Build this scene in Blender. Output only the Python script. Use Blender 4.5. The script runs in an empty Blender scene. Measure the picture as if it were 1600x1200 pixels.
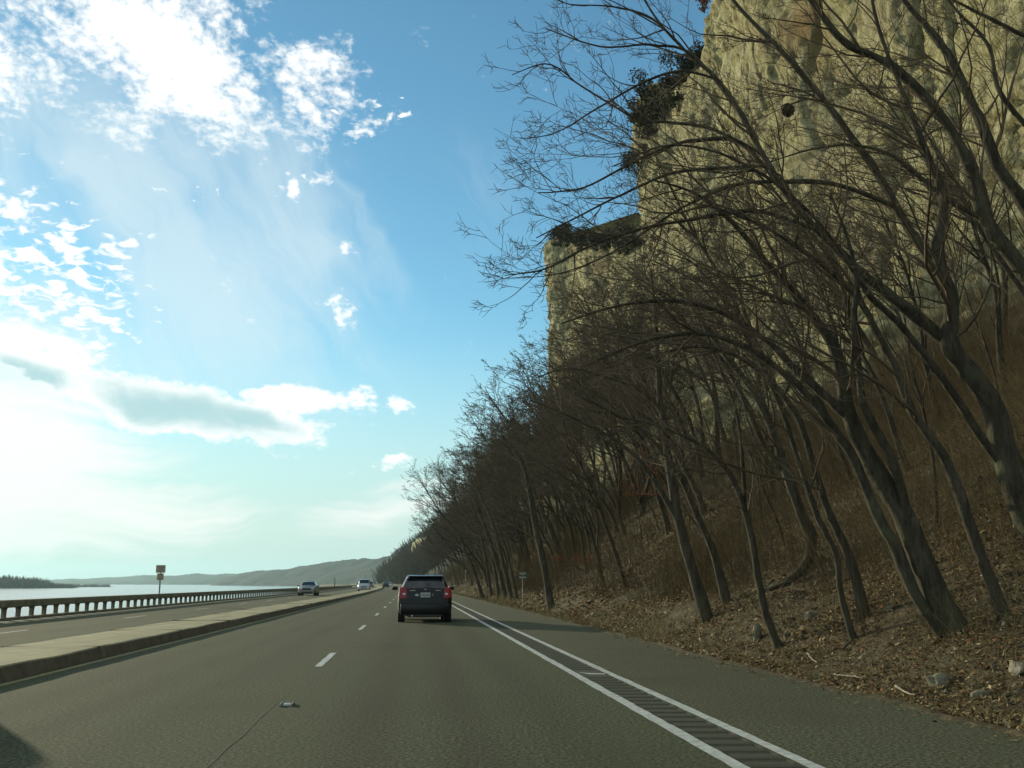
import bpy, bmesh, math, random
import numpy as np
from mathutils import Vector, Matrix

# ------------------------------------------------------------------ camera, sky, sun, exposure
scene = bpy.context.scene
COL = scene.collection
F_PX, CAM_H = 1560.0, 1.25                     # focal length in photo pixels, eye height in the car
PITCH = math.atan(311 / F_PX)
cam_d = bpy.data.cameras.new('camera'); cam = bpy.data.objects.new('camera', cam_d); COL.objects.link(cam)
cam_d.sensor_width = 36; cam_d.lens = 36 * F_PX / 1600; cam_d.clip_start = .05; cam_d.clip_end = 30000
cam.location = (0, 0, CAM_H); cam.rotation_euler = (math.pi / 2 + PITCH, 0, 0)
scene.camera = cam

SUN_AZ, SUN_EL = math.radians(-38.5), math.radians(9.8)       # azimuth from +Y, clockwise positive
sun_vec = Vector((math.sin(SUN_AZ) * math.cos(SUN_EL), math.cos(SUN_AZ) * math.cos(SUN_EL), math.sin(SUN_EL)))
sd = bpy.data.lights.new('sun', 'SUN'); sd.energy = 4.3; sd.angle = math.radians(.55); sd.color = (1, .89, .60)
so = bpy.data.objects.new('sun', sd); COL.objects.link(so)
so.rotation_euler = sun_vec.to_track_quat('Z', 'Y').to_euler()

scene.view_settings.view_transform = 'Standard'; scene.view_settings.look = 'None'
scene.view_settings.exposure = 0.0; scene.view_settings.gamma = 1
scene.cycles.max_bounces = 4; scene.cycles.diffuse_bounces = 1; scene.cycles.glossy_bounces = 2
scene.cycles.transmission_bounces = 2; scene.cycles.volume_bounces = 0; scene.cycles.transparent_max_bounces = 6

world = bpy.data.worlds.new('World'); scene.world = world; world.use_nodes = True
world.cycles.sampling_method = 'NONE'          # the sky is smooth: found by the surfaces' own rays
SKY_STRENGTH = .13

def ray(u, v):
    a = (u - 800) / F_PX; b = (600 - v) / F_PX
    return np.array([a, math.cos(PITCH) - b * math.sin(PITCH), math.sin(PITCH) + b * math.cos(PITCH)])

def build_sky():
    nt = world.node_tree; nt.nodes.clear(); N = nt.nodes.new; L = nt.links.new
    out = N('ShaderNodeOutputWorld'); bg = N('ShaderNodeBackground'); bg.inputs[1].default_value = SKY_STRENGTH
    sky = N('ShaderNodeTexSky'); sky.sky_type = 'NISHITA'; sky.sun_disc = False
    sky.sun_elevation = SUN_EL; sky.sun_rotation = SUN_AZ
    sky.air_density = 1.0; sky.dust_density = .12; sky.ozone_density = 2.0; sky.altitude = 100
    tc = N('ShaderNodeTexCoord')
    def M(op, a, b=None, c=None, clamp=False):
        n = N('ShaderNodeMath'); n.operation = op; n.use_clamp = clamp
        for i, x in enumerate((a, b, c)):
            if x is None: continue
            if isinstance(x, (int, float)): n.inputs[i].default_value = x
            else: L(x, n.inputs[i])
        return n.outputs[0]
    def smooth(x, a, b, lo=0., hi=1., kind='SMOOTHSTEP'):
        n = N('ShaderNodeMapRange'); n.interpolation_type = kind
        L(x, n.inputs['Value']); n.inputs['From Min'].default_value = a; n.inputs['From Max'].default_value = b
        n.inputs['To Min'].default_value = lo; n.inputs['To Max'].default_value = hi
        return n.outputs[0]
    def noise(vec, scale, detail, rough=.55, dist=0.):
        n = N('ShaderNodeTexNoise'); L(vec, n.inputs['Vector']); n.inputs['Scale'].default_value = scale
        n.inputs['Detail'].default_value = detail; n.inputs['Roughness'].default_value = rough; n.inputs['Distortion'].default_value = dist
        return n
    def mapping(vec, rot=0., scale=(1, 1, 1)):
        m = N('ShaderNodeMapping'); m.inputs['Rotation'].default_value = (0, 0, math.radians(rot)); m.inputs['Scale'].default_value = scale
        L(vec, m.inputs['Vector']); return m.outputs[0]
    sep = N('ShaderNodeSeparateXYZ'); L(tc.outputs['Generated'], sep.inputs[0])
    X, Y, Z = sep.outputs
    az = M('ARCTAN2', X, Y); el = M('ARCSINE', Z)
    ae = N('ShaderNodeCombineXYZ'); L(az, ae.inputs[0]); L(el, ae.inputs[1]); ae = ae.outputs[0]
    # a wobble so that no cloud keeps a clean outline
    wn = noise(ae, 9, 3)
    wo = N('ShaderNodeVectorMath'); wo.operation = 'MULTIPLY_ADD'
    L(wn.outputs['Color'], wo.inputs[0]); wo.inputs[1].default_value = (.11, .06, 0); wo.inputs[2].default_value = (-.055, -.03, 0)
    aw = N('ShaderNodeVectorMath'); L(ae, aw.inputs[0]); L(wo.outputs[0], aw.inputs[1]); aw = aw.outputs[0]
    def slant(vec, rot, scale): return mapping(mapping(vec, rot), 0, scale)
    def blob(u, v, ru, rv, rot=0., soft=1.0, w=1.):
        d = ray(u, v); d = d / np.linalg.norm(d)
        mp = N('ShaderNodeMapping'); mp.vector_type = 'TEXTURE'
        mp.inputs['Location'].default_value = (math.atan2(d[0], d[1]), math.asin(d[2]), 0)
        mp.inputs['Rotation'].default_value = (0, 0, math.radians(rot))
        mp.inputs['Scale'].default_value = (ru / F_PX, rv / F_PX, 1)
        L(aw, mp.inputs['Vector'])
        ln = N('ShaderNodeVectorMath'); ln.operation = 'LENGTH'; L(mp.outputs[0], ln.inputs[0])
        return smooth(ln.outputs['Value'], 1 - soft, 1.0, w, 0.)
    def mx(xs):
        r = xs[0]
        for x in xs[1:]: r = M('MAXIMUM', r, x)
        return r
    far = smooth(M('ABSOLUTE', M('ADD', az, -.02)), .52, .85)        # the same kind of sky goes on outside the view
    # one fractal for the cloud grain: slanted, wider than tall, with fine curdled detail
    big = noise(slant(aw, 32, (1, 2.1, 1)), 7.5, 3, .5, .2).outputs[0]
    mid = noise(slant(aw, 24, (1, 1.8, 1)), 22, 3, .6, .3).outputs[0]
    fin = noise(mapping(ae, 0, (1, 1.45, 1)), 88, 3, .6, .2).outputs[0]
    grain = M('ADD', M('MULTIPLY', big, .42), M('ADD', M('MULTIPLY', mid, .38), M('MULTIPLY', fin, .30)))     # mean about .55
    g2 = M('MULTIPLY', M('ADD', grain, -.55), 2.6); g3 = M('MULTIPLY', M('ADD', M('ADD', M('MULTIPLY', mid, .5), M('MULTIPLY', fin, .5)), -.5), 2.6)
    # broken altocumulus: the big sheet upper left, the flock at mid left, a thinning tail to the right
    cover = mx([blob(250, 70, 390, 200, -20, .85, .88), blob(50, 70, 230, 150, 0, .9, .72), blob(470, 150, 160, 160, -25, .9, .82), blob(340, 200, 180, 90, -10, 1., .74),
                blob(20, 520, 250, 90, -30, .9, .92), blob(-60, 440, 160, 170, 0, .9, .8), M('MULTIPLY', far, .60)])
    alto = smooth(M('ADD', cover, M('MULTIPLY', g2, 1.4)), .36, 1.02)
    flock = mx([blob(80, 430, 250, 200, -25, .9, .78), blob(180, 490, 100, 100, 0, 1., .74), blob(575, 180, 110, 80, 10, 1., .60), blob(280, 310, 150, 60, 0, 1., .52), blob(110, 250, 130, 60, 0, 1., .46), blob(480, 270, 140, 50, 0, 1., .56), M('MULTIPLY', far, .4)])
    fl = noise(mapping(ae, -6, (1, 2.1, 1)), 48, 3, .55, .5).outputs[0]
    flock = M('MULTIPLY', smooth(M('ADD', flock, M('ADD', M('MULTIPLY', M('ADD', fl, -.5), 2.6), M('MULTIPLY', M('ADD', big, -.5), 1.2))), .62, .98), smooth(flock, 0., .3))
    alto = M('MAXIMUM', alto, flock)
    alto = M('MULTIPLY', alto, smooth(Z, .10, .2))
    puff = mx([blob(607, 636, 60, 36, 0, 1.), blob(610, 728, 48, 32, -8, 1.), blob(540, 482, 74, 52, 15, 1., .85), blob(525, 270, 58, 28, 12, 1., .9),
               blob(575, 195, 60, 40, 20, 1., .8), blob(466, 288, 36, 26, 0, 1., .9), blob(543, 378, 44, 22, 0, 1., .8), blob(545, 628, 70, 46, 20, 1.),
               blob(35, 318, 56, 36, 0, 1., .95), blob(15, 272, 60, 26, 0, 1., .9), blob(405, 490, 30, 14, 0, 1., .7), blob(550, 738, 22, 10, 0, 1., .7)])
    puff = M('MULTIPLY', smooth(M('ADD', M('MULTIPLY', puff, 1.05), g3), .50, 1.05), smooth(puff, 0., .3))
    # the long cloud with a shaded belly and a bright rim
    bank = mx([blob(285, 640, 270, 60, -15.5, .8), blob(430, 668, 130, 46, -8, .8), blob(90, 585, 180, 50, -10, .8), blob(470, 632, 130, 38, 6, .9)])
    bank = M('MULTIPLY', smooth(M('ADD', M('MULTIPLY', bank, 1.1), M('MULTIPLY', g3, .8)), .30, .85), smooth(bank, 0., .25))
    belly = mx([blob(290, 640, 270, 46, -15, 1.), blob(390, 664, 150, 36, -9, 1., .95), blob(20, 588, 130, 36, -3, 1., .9)])
    belly = smooth(M('ADD', belly, M('MULTIPLY', g3, .25)), .12, .95)
    # thin veils: fibrous streaks fanning down from the sheet, horizontal bands low down
    st = noise(slant(aw, -34, (15, 2.4, 1)), 1.0, 5, .62, .6).outputs[0]; cl = noise(aw, 6, 2).outputs[0]
    veil = mx([blob(400, 400, 420, 340, -45, 1., 1.0), blob(745, 330, 130, 250, 10, 1., .34), blob(230, 250, 380, 260, -20, 1., .95), blob(150, 560, 330, 200, 0, 1., .9), M('MULTIPLY', far, .5)])
    veil = M('MULTIPLY', smooth(M('ADD', M('MULTIPLY', st, .6), M('ADD', M('MULTIPLY', cl, .4), M('MULTIPLY', veil, .3))), .50, .86), smooth(veil, 0., .5))
    lo = noise(mapping(aw, 5, (2.0, 24, 1)), 2.3, 4, .55).outputs[0]
    low = mx([blob(-60, 720, 400, 230, 0, .9), blob(120, 800, 420, 120, 3, 1., .75), blob(600, 795, 220, 60, 8, 1., .62), M('MULTIPLY', M('MULTIPLY', far, .5), smooth(Z, .25, .08))])
    band = M('MULTIPLY', smooth(M('ADD', M('MULTIPLY', lo, .7), M('MULTIPLY', low, .6)), .42, .86), smooth(low, 0., .3))
    haze = M('MULTIPLY', smooth(Z, .28, .0), .93)
    def mix(fac, c1, c2):
        n = N('ShaderNodeMix'); n.data_type = 'RGBA'; n.blend_type = 'MIX'
        L(fac, n.inputs['Factor'])
        for s, c in ((6, c1), (7, c2)):
            if isinstance(c, tuple): n.inputs[s].default_value = (*c, 1)
            else: L(c, n.inputs[s])
        return n.outputs[2]
    K = 1 / SKY_STRENGTH
    rgb = lambda *c: tuple(K * x for x in c)
    tint = N('ShaderNodeMix'); tint.data_type = 'RGBA'; tint.blend_type = 'MULTIPLY'; tint.inputs['Factor'].default_value = 1
    L(sky.outputs[0], tint.inputs[6]); tint.inputs[7].default_value = (*SKY_TINT, 1)
    c = mix(haze, tint.outputs[2], rgb(.63, .765, .735))
    c = mix(M('MULTIPLY', veil, .62), c, rgb(.80, .93, .95))
    c = mix(M('MULTIPLY', band, .9), c, rgb(1.08, 1.06, 1.02))
    # clouds: thin edges pale blue-white, thick parts burnt out
    thick = mix(M('MULTIPLY', belly, bank), rgb(1.12, 1.14, 1.12), rgb(.50, .74, .77))
    c = mix(mx([alto, puff, bank]), c, thick)
    L(c, bg.inputs[0]); L(bg.outputs[0], out.inputs[0])
SKY_TINT = (.88, 1.32, 1.34)
build_sky()

# ------------------------------------------------------------------ helpers
rng = np.random.default_rng(7)

def tag(o, label=None, cat=None, group=None, kind=None):
    if label: o['label'] = label
    if cat: o['category'] = cat
    if group: o['group'] = group
    if kind: o['kind'] = kind
    return o

def empty(name, loc=(0, 0, 0), rz=0):
    o = bpy.data.objects.new(name, None); COL.objects.link(o); o.location = loc; o.rotation_euler = (0, 0, rz)
    o.empty_display_size = .2
    return o

def mesh_np(name, V, Q=None, T=None, smooth=True):
    """mesh from arrays: V (n,3), quads (m,4), tris (k,3)"""
    me = bpy.data.meshes.new(name)
    V = np.asarray(V, dtype=np.float32)
    Q = np.zeros((0, 4), np.int32) if Q is None else np.asarray(Q, np.int32)
    T = np.zeros((0, 3), np.int32) if T is None else np.asarray(T, np.int32)
    me.vertices.add(len(V)); me.vertices.foreach_set('co', V.ravel())
    nl = Q.size + T.size; npoly = len(Q) + len(T)
    me.loops.add(nl); me.polygons.add(npoly)
    me.loops.foreach_set('vertex_index', np.concatenate([Q.ravel(), T.ravel()]).astype(np.int32))
    starts = np.concatenate([np.arange(len(Q)) * 4, Q.size + np.arange(len(T)) * 3]).astype(np.int32)
    me.polygons.foreach_set('loop_start', starts)
    me.polygons.foreach_set('use_smooth', np.full(npoly, smooth, dtype=bool))
    me.update(calc_edges=True)
    return me

def obj(name, me, mat=None, parent=None, loc=None):
    o = bpy.data.objects.new(name, me); COL.objects.link(o)
    if mat is not None and len(me.materials) == 0: me.materials.append(mat)
    if parent is not None: o.parent = parent
    if loc is not None: o.location = loc
    return o

def hull(vs): return vs, [(3, 2, 1, 0), (4, 5, 6, 7), (0, 1, 5, 4), (1, 2, 6, 5), (2, 3, 7, 6), (3, 0, 4, 7)]
class MB:
    """collects simple solids into one mesh"""
    def __init__(s): s.v = []; s.f = []
    def add(s, vs, fs):
        k = len(s.v); s.v += [tuple(p) for p in vs]; s.f += [tuple(i + k for i in f) for f in fs]; return s
    def box(s, x0, x1, y0, y1, z0, z1, taper=0):
        t = taper
        vs = [(x0, y0, z0), (x1, y0, z0), (x1, y1, z0), (x0, y1, z0), (x0 + t, y0 + t, z1), (x1 - t, y0 + t, z1), (x1 - t, y1 - t, z1), (x0 + t, y1 - t, z1)]
        return s.add(vs, [(3, 2, 1, 0), (4, 5, 6, 7), (0, 1, 5, 4), (1, 2, 6, 5), (2, 3, 7, 6), (3, 0, 4, 7)])
    def lathe(s, prof, n, axis='x', c=(0, 0, 0)):
        """prof: (a along axis, r)"""
        vs = []
        for a, r in prof:
            for k in range(n):
                p = 2 * math.pi * k / n; y, z = r * math.cos(p), r * math.sin(p)
                vs.append({'x': (a, y, z), 'y': (y, a, z), 'z': (y, z, a)}[axis])
        vs = [(x + c[0], y + c[1], z + c[2]) for x, y, z in vs]; fs = []
        for i in range(len(prof) - 1):
            for k in range(n):
                fs.append((i * n + k, i * n + (k + 1) % n, (i + 1) * n + (k + 1) % n, (i + 1) * n + k))
        fs.append(tuple(range(n))); fs.append(tuple((len(prof) - 1) * n + k for k in range(n)))
        return s.add(vs, fs)
    def build(s, name, mat, parent=None, loc=None, smooth=None, bevel=0):
        me = bpy.data.meshes.new(name); me.from_pydata(s.v, [], s.f)
        bm = bmesh.new(); bm.from_mesh(me); bmesh.ops.recalc_face_normals(bm, faces=bm.faces)
        if bevel: bmesh.ops.bevel(bm, geom=bm.edges[:], offset=bevel, segments=2, affect='EDGES', profile=.6, clamp_overlap=True)
        bm.to_mesh(me); bm.free()
        if smooth or bevel:
            me.polygons.foreach_set('use_smooth', [True] * len(me.polygons)); me.set_sharp_from_angle(angle=math.radians(smooth or 35))
        return obj(name, me, mat, parent, loc)

def grid_faces(nu, nv):
    i = np.arange(nu - 1)[:, None] * nv + np.arange(nv - 1)[None, :]
    return np.stack([i, i + nv, i + nv + 1, i + 1], -1).reshape(-1, 4)

# --- value noise
def hash3(ix, iy, iz, seed):
    h = (ix.astype(np.int64) * 374761393 + iy.astype(np.int64) * 668265263 + iz.astype(np.int64) * 2147483647 + seed * 1274126177) & 0xffffffff
    h = ((h ^ (h >> 13)) * 1274126177) & 0xffffffff
    h = ((h ^ (h >> 16)) * 2246822519) & 0xffffffff
    return ((h ^ (h >> 15)) & 0xffffff) / float(0xffffff)
def vnoise(p, seed=0):
    p = np.asarray(p, float); i = np.floor(p).astype(np.int64); f = p - i; f = f * f * (3 - 2 * f); r = 0
    for dx in (0, 1):
        for dy in (0, 1):
            for dz in (0, 1):
                w = (f[..., 0] if dx else 1 - f[..., 0]) * (f[..., 1] if dy else 1 - f[..., 1]) * (f[..., 2] if dz else 1 - f[..., 2])
                r = r + w * hash3(i[..., 0] + dx, i[..., 1] + dy, i[..., 2] + dz, seed)
    return r * 2 - 1
def fbm(p, octaves=4, seed=0, gain=.5, lac=2.03):
    r = 0; a = 1.
    for k in range(octaves): r = r + a * vnoise(np.asarray(p) * lac ** k + 17.3 * k, seed + k); a *= gain
    return r
def sstep(x, a, b):
    t = np.clip((np.asarray(x, float) - a) / (b - a), 0, 1); return t * t * (3 - 2 * t)

# ------------------------------------------------------------------ materials
def mat(name, color=(.5, .5, .5), rough=.8, metal=0., spec=.5, coat=0.):
    m = bpy.data.materials.new(name); m.use_nodes = True; nt = m.node_tree; b = nt.nodes['Principled BSDF']
    b.inputs['Base Color'].default_value = (*color, 1); b.inputs['Roughness'].default_value = rough
    b.inputs['Metallic'].default_value = metal; b.inputs['Specular IOR Level'].default_value = spec
    if coat: b.inputs['Coat Weight'].default_value = coat; b.inputs['Coat Roughness'].default_value = .05
    return m
def noise_mat(name, stops, scale=5., detail=6, rough=.9, bump=0., bump_scale=None, bump_dist=.02, spec=.3, coord='Object', stretch=(1, 1, 1), nrough=.6, extra=None):
    """colour ramp over noise, with relief; extra = (scale, colour, lo, hi): a second patchy layer"""
    m = mat(name, stops[0][1], rough, spec=spec); nt = m.node_tree; N = nt.nodes.new; L = nt.links.new; b = nt.nodes['Principled BSDF']
    tc = N('ShaderNodeTexCoord'); mp = N('ShaderNodeMapping'); mp.inputs['Scale'].default_value = stretch; L(tc.outputs[coord], mp.inputs['Vector'])
    n = N('ShaderNodeTexNoise'); n.inputs['Scale'].default_value = scale; n.inputs['Detail'].default_value = detail; n.inputs['Roughness'].default_value = nrough
    L(mp.outputs[0], n.inputs['Vector'])
    r = N('ShaderNodeValToRGB'); L(n.outputs[0], r.inputs[0]); e = r.color_ramp.elements
    while len(e) < len(stops): e.new(.5)
    for k, (p, c) in enumerate(stops): e[k].position = p; e[k].color = (*c, 1)
    col = r.outputs[0]
    for ex in (extra or []):
        n2 = N('ShaderNodeTexNoise'); n2.inputs['Scale'].default_value = ex[0]; n2.inputs['Detail'].default_value = 4; n2.inputs['Roughness'].default_value = .6
        mp2 = N('ShaderNodeMapping'); mp2.inputs['Scale'].default_value = ex[4] if len(ex) > 4 else (1, 1, 1); mp2.inputs['Location'].default_value = (ex[0] * 3.1, 7.7, 2.3)
        L(tc.outputs[coord], mp2.inputs['Vector']); L(mp2.outputs[0], n2.inputs['Vector'])
        mr = N('ShaderNodeMapRange'); L(n2.outputs[0], mr.inputs[0]); mr.inputs[1].default_value = ex[2]; mr.inputs[2].default_value = ex[3]
        mx = N('ShaderNodeMix'); mx.data_type = 'RGBA'; L(mr.outputs[0], mx.inputs[0]); L(col, mx.inputs[6]); mx.inputs[7].default_value = (*ex[1], 1); col = mx.outputs[2]
    L(col, b.inputs['Base Color'])
    if bump:
        nb = N('ShaderNodeTexNoise'); nb.inputs['Scale'].default_value = bump_scale or scale * 3; nb.inputs['Detail'].default_value = 7; nb.inputs['Roughness'].default_value = .65 if scale > 3 else .78
        L(mp.outputs[0], nb.inputs['Vector'])
        bp = N('ShaderNodeBump'); bp.inputs['Strength'].default_value = bump; bp.inputs['Distance'].default_value = bump_dist
        L(nb.outputs[0], bp.inputs['Height']); L(bp.outputs[0], b.inputs['Normal'])
    return m
def island_mat(name, cols, rough=.85, spec=.2, sub=0.):
    """each loose leaf or blade takes its own colour"""
    m = mat(name, cols[0], rough, spec=spec); nt = m.node_tree; N = nt.nodes.new; L = nt.links.new; b = nt.nodes['Principled BSDF']
    g = N('ShaderNodeNewGeometry'); r = N('ShaderNodeValToRGB'); L(g.outputs['Random Per Island'], r.inputs[0]); r.color_ramp.interpolation = 'CONSTANT'
    e = r.color_ramp.elements
    while len(e) < len(cols): e.new(.5)
    for k, c in enumerate(cols): e[k].position = k / len(cols); e[k].color = (*c, 1)
    L(r.outputs[0], b.inputs['Base Color'])
    return m

M_ASPHALT = noise_mat('asphalt', [(.40, (.013, .015, .006)), (.5, (.066, .075, .037)), (.60, (.18, .192, .12))], scale=30, detail=6, rough=.95, bump=.8, bump_scale=60, bump_dist=.012, nrough=.85, spec=.12,
                      extra=[(.35, (.056, .064, .031), .5, .95), (.22, (.073, .082, .042), .5, .9, (3, .25, 1))])
M_SHOULDER = noise_mat('shoulder_asphalt', [(.40, (.016, .017, .007)), (.5, (.080, .085, .046)), (.60, (.195, .20, .13))], scale=30, detail=6, rough=.95, bump=.8, bump_scale=60, bump_dist=.012, nrough=.85, spec=.12,
                       extra=[(.4, (.064, .068, .037), .5, .95)])
M_RUMBLE = noise_mat('rumble_asphalt', [(.3, (.022, .025, .014)), (.7, (.062, .066, .038))], scale=40, detail=8, rough=.9, bump=.5, bump_scale=100, bump_dist=.006)
M_WHITE = noise_mat('road_paint_white', [(.33, (.16, .165, .13)), (.43, (.40, .42, .37)), (.62, (.60, .62, .55))], scale=9, detail=9, rough=.7, nrough=.75, bump=.3, bump_scale=120, bump_dist=.004,
                    extra=[(60, (.12, .12, .10), .60, .72)])
M_YELLOW = noise_mat('road_paint_yellow', [(.3, (.16, .14, .04)), (.7, (.34, .29, .07))], scale=8, detail=8, rough=.75, extra=[(50, (.10, .10, .07), .5, .62)])
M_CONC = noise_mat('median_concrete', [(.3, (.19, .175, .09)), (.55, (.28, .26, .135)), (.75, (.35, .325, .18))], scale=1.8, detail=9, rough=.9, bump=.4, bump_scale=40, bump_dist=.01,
                   extra=[(9, (.16, .14, .09), .62, .8), (1.2, (.26, .24, .13), .5, .8, (1, 4, 1)), (.7, (.20, .185, .10), .52, .66, (2.5, .35, 1)), (22, (.13, .12, .07), .62, .7)])
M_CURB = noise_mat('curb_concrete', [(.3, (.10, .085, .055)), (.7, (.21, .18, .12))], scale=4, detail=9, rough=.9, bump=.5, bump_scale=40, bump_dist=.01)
M_PARAPET = noise_mat('parapet_concrete', [(.3, (.16, .15, .095)), (.7, (.32, .30, .20))], scale=2.5, detail=9, rough=.9, bump=.4, bump_scale=30, bump_dist=.01)
M_CRACK = mat('crack_filler', (.028, .028, .018), .9)
M_SOIL = noise_mat('leafy_soil', [(.36, (.022, .017, .009)), (.5, (.085, .064, .030)), (.64, (.18, .14, .07))], scale=6, detail=10, rough=.95, bump=1., bump_scale=14, bump_dist=.08, nrough=.7,
                   extra=[(.5, (.10, .095, .045), .5, .72), (2.3, (.13, .08, .036), .56, .74), (5, (.028, .025, .013), .54, .66), (11, (.22, .18, .09), .60, .72)])
M_ROCK = noise_mat('limestone', [(.36, (.09, .08, .03)), (.47, (.46, .42, .185)), (.58, (.80, .75, .44))], scale=2.6, detail=12, rough=.92, bump=1., bump_scale=3.4, bump_dist=.6, nrough=.78, stretch=(1, 1, .5),
                   extra=[(.13, (.34, .22, .085), .55, .72), (.5, (.13, .12, .08), .58, .74, (1, 1, .18)), (.09, (.46, .41, .24), .5, .7), (.16, (.36, .33, .18), .58, .74, (1, 1, 2.5))])
M_STONE = noise_mat('bank_stone', [(.3, (.10, .095, .06)), (.55, (.20, .19, .125)), (.75, (.33, .32, .23))], scale=5, detail=9, rough=.9, bump=.7, bump_scale=14, bump_dist=.03)
M_BARK = noise_mat('bark', [(.34, (.024, .021, .013)), (.52, (.064, .056, .035)), (.70, (.125, .112, .072))], scale=9, detail=9, rough=.93, bump=1., bump_scale=18, bump_dist=.05, stretch=(1, 1, .22), nrough=.7,
                   extra=[(2.2, (.085, .088, .05), .52, .7)])
M_BARK2 = noise_mat('bark_brown', [(.34, (.024, .020, .012)), (.52, (.056, .047, .029)), (.70, (.105, .088, .056))], scale=9, detail=8, rough=.93, bump=.8, bump_scale=16, bump_dist=.025, stretch=(1, 1, .28), nrough=.7)
M_TWIG = noise_mat('twig_bark', [(.3, (.066, .052, .032)), (.7, (.15, .12, .074))], scale=1.5, detail=4, rough=.9)
M_BRUSH = island_mat('dry_brush', [(.13, .095, .045), (.17, .125, .06), (.09, .07, .034), (.22, .17, .085), (.13, .075, .034), (.15, .125, .055)])
M_LEAF = island_mat('fallen_leaves', [(.22, .13, .05), (.28, .18, .08), (.13, .08, .036), (.34, .26, .12), (.24, .10, .04), (.17, .13, .055), (.44, .37, .20), (.10, .07, .034), (.25, .20, .085), (.20, .11, .05)])
M_DRYGRASS = island_mat('dry_grass', [(.26, .21, .09), (.20, .165, .07), (.30, .25, .12), (.15, .14, .055), (.22, .16, .07)])
M_REDLEAF = island_mat('russet_leaves', [(.26, .075, .025), (.32, .11, .035), (.20, .055, .025), (.28, .13, .05)])
M_CEDAR = island_mat('cedar_foliage', [(.030, .036, .016), (.042, .048, .02), (.022, .026, .012), (.05, .05, .024)])
M_WOODS = noise_mat('winter_woods', [(.3, (.014, .024, .018)), (.5, (.026, .036, .027)), (.7, (.046, .054, .038))], scale=.06, detail=8, rough=.95, bump=.6, bump_scale=.1, bump_dist=3, nrough=.75)
M_GROUND = noise_mat('valley_floor', [(.3, (.06, .055, .03)), (.7, (.11, .10, .05))], scale=.01, rough=.95)
M_BLACK = mat('tyre_rubber', (.012, .012, .012), .85, spec=.3)
M_TRIM = mat('black_plastic', (.016, .017, .016), .55)
M_GLASS = mat('tinted_glass', (.012, .016, .018), .06, spec=.6)
M_PAINT_DARK = mat('dark_car_paint', (.004, .0045, .0045), .3, spec=.25, coat=.12)
M_PAINT_SILVER = mat('silver_car_paint', (.17, .16, .13), .4, metal=.25, coat=.3)
M_PAINT_WHITE = mat('white_car_paint', (.42, .45, .45), .35, coat=.5)
M_RED = mat('tail_lamp_red', (.24, .006, .008), .2, spec=.3, coat=.2)
M_LAMP = mat('lamp_glass', (.6, .6, .55), .1, coat=.8)
M_CHROME = mat('chrome', (.6, .6, .58), .2, metal=1.)
M_PLATE = mat('plate_white', (.42, .45, .44), .5)
M_PLATE_D = mat('plate_marks', (.14, .16, .17), .5)
M_SIGN_BACK = noise_mat('sign_back_metal', [(.3, (.26, .24, .15)), (.7, (.38, .35, .22))], scale=6, rough=.6)
M_POST = mat('galvanised_post', (.20, .20, .17), .6, metal=.3)
M_SIGN_GREEN = mat('sign_green', (.045, .13, .085), .5)
M_SIGN_PALE = mat('sign_pale_lettering', (.36, .42, .36), .5)
M_SKIN_LOG = noise_mat('bare_wood', [(.3, (.20, .17, .11)), (.7, (.42, .37, .26))], scale=8, rough=.9, bump=.5, stretch=(1, 1, 1))

def water_mat():
    m = mat('river_water', (.05, .085, .085), .12, spec=.5); nt = m.node_tree; N = nt.nodes.new; L = nt.links.new; b = nt.nodes['Principled BSDF']
    tc = N('ShaderNodeTexCoord'); bp = N('ShaderNodeBump'); bp.inputs['Strength'].default_value = .75; bp.inputs['Distance'].default_value = .5
    n = N('ShaderNodeTexNoise'); n.inputs['Scale'].default_value = .35; n.inputs['Detail'].default_value = 6; n.inputs['Roughness'].default_value = .6
    mp = N('ShaderNodeMapping'); mp.inputs['Scale'].default_value = (1, .6, 1); L(tc.outputs['Object'], mp.inputs[0]); L(mp.outputs[0], n.inputs['Vector'])
    L(n.outputs[0], bp.inputs['Height']); L(bp.outputs[0], b.inputs['Normal'])
    return m
M_WATER = water_mat()

def wheel_paths(m):
    nt = m.node_tree; N = nt.nodes.new; L = nt.links.new; b = nt.nodes['Principled BSDF']; src = b.inputs['Base Color'].links[0].from_socket
    at_ = N('ShaderNodeAttribute'); at_.attribute_name = 'wear'; tc = N('ShaderNodeTexCoord')
    mp = N('ShaderNodeMapping'); mp.inputs['Scale'].default_value = (1.2, .12, 1); L(tc.outputs['Object'], mp.inputs[0])
    n = N('ShaderNodeTexNoise'); n.inputs['Scale'].default_value = 1.4; n.inputs['Detail'].default_value = 5; L(mp.outputs[0], n.inputs['Vector'])
    k = N('ShaderNodeMath'); k.operation = 'MULTIPLY'; L(at_.outputs['Fac'], k.inputs[0]); L(n.outputs[0], k.inputs[1])
    x = N('ShaderNodeMix'); x.data_type = 'RGBA'; x.blend_type = 'MULTIPLY'; L(k.outputs[0], x.inputs[0]); L(src, x.inputs[6]); x.inputs[7].default_value = (.42, .42, .42, 1)
    L(x.outputs[2], b.inputs['Base Color'])
wheel_paths(M_ASPHALT)

# ------------------------------------------------------------------ the road's course and the lie of the land
def xr(y):                                      # right-hand edge line; every other offset is measured from it
    y = np.asarray(y, float); return 2.3 - .098 * y - 7e-5 * np.maximum(y - 80, 0) ** 2
def heading(y):                                 # angle of the road from +Y (positive = to the left)
    return math.atan(.098 + 1.4e-4 * max(y - 80, 0))
WATER_Z = -4.6
PEB = 2.72                                      # offset of the shoulder's outer edge

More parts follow.
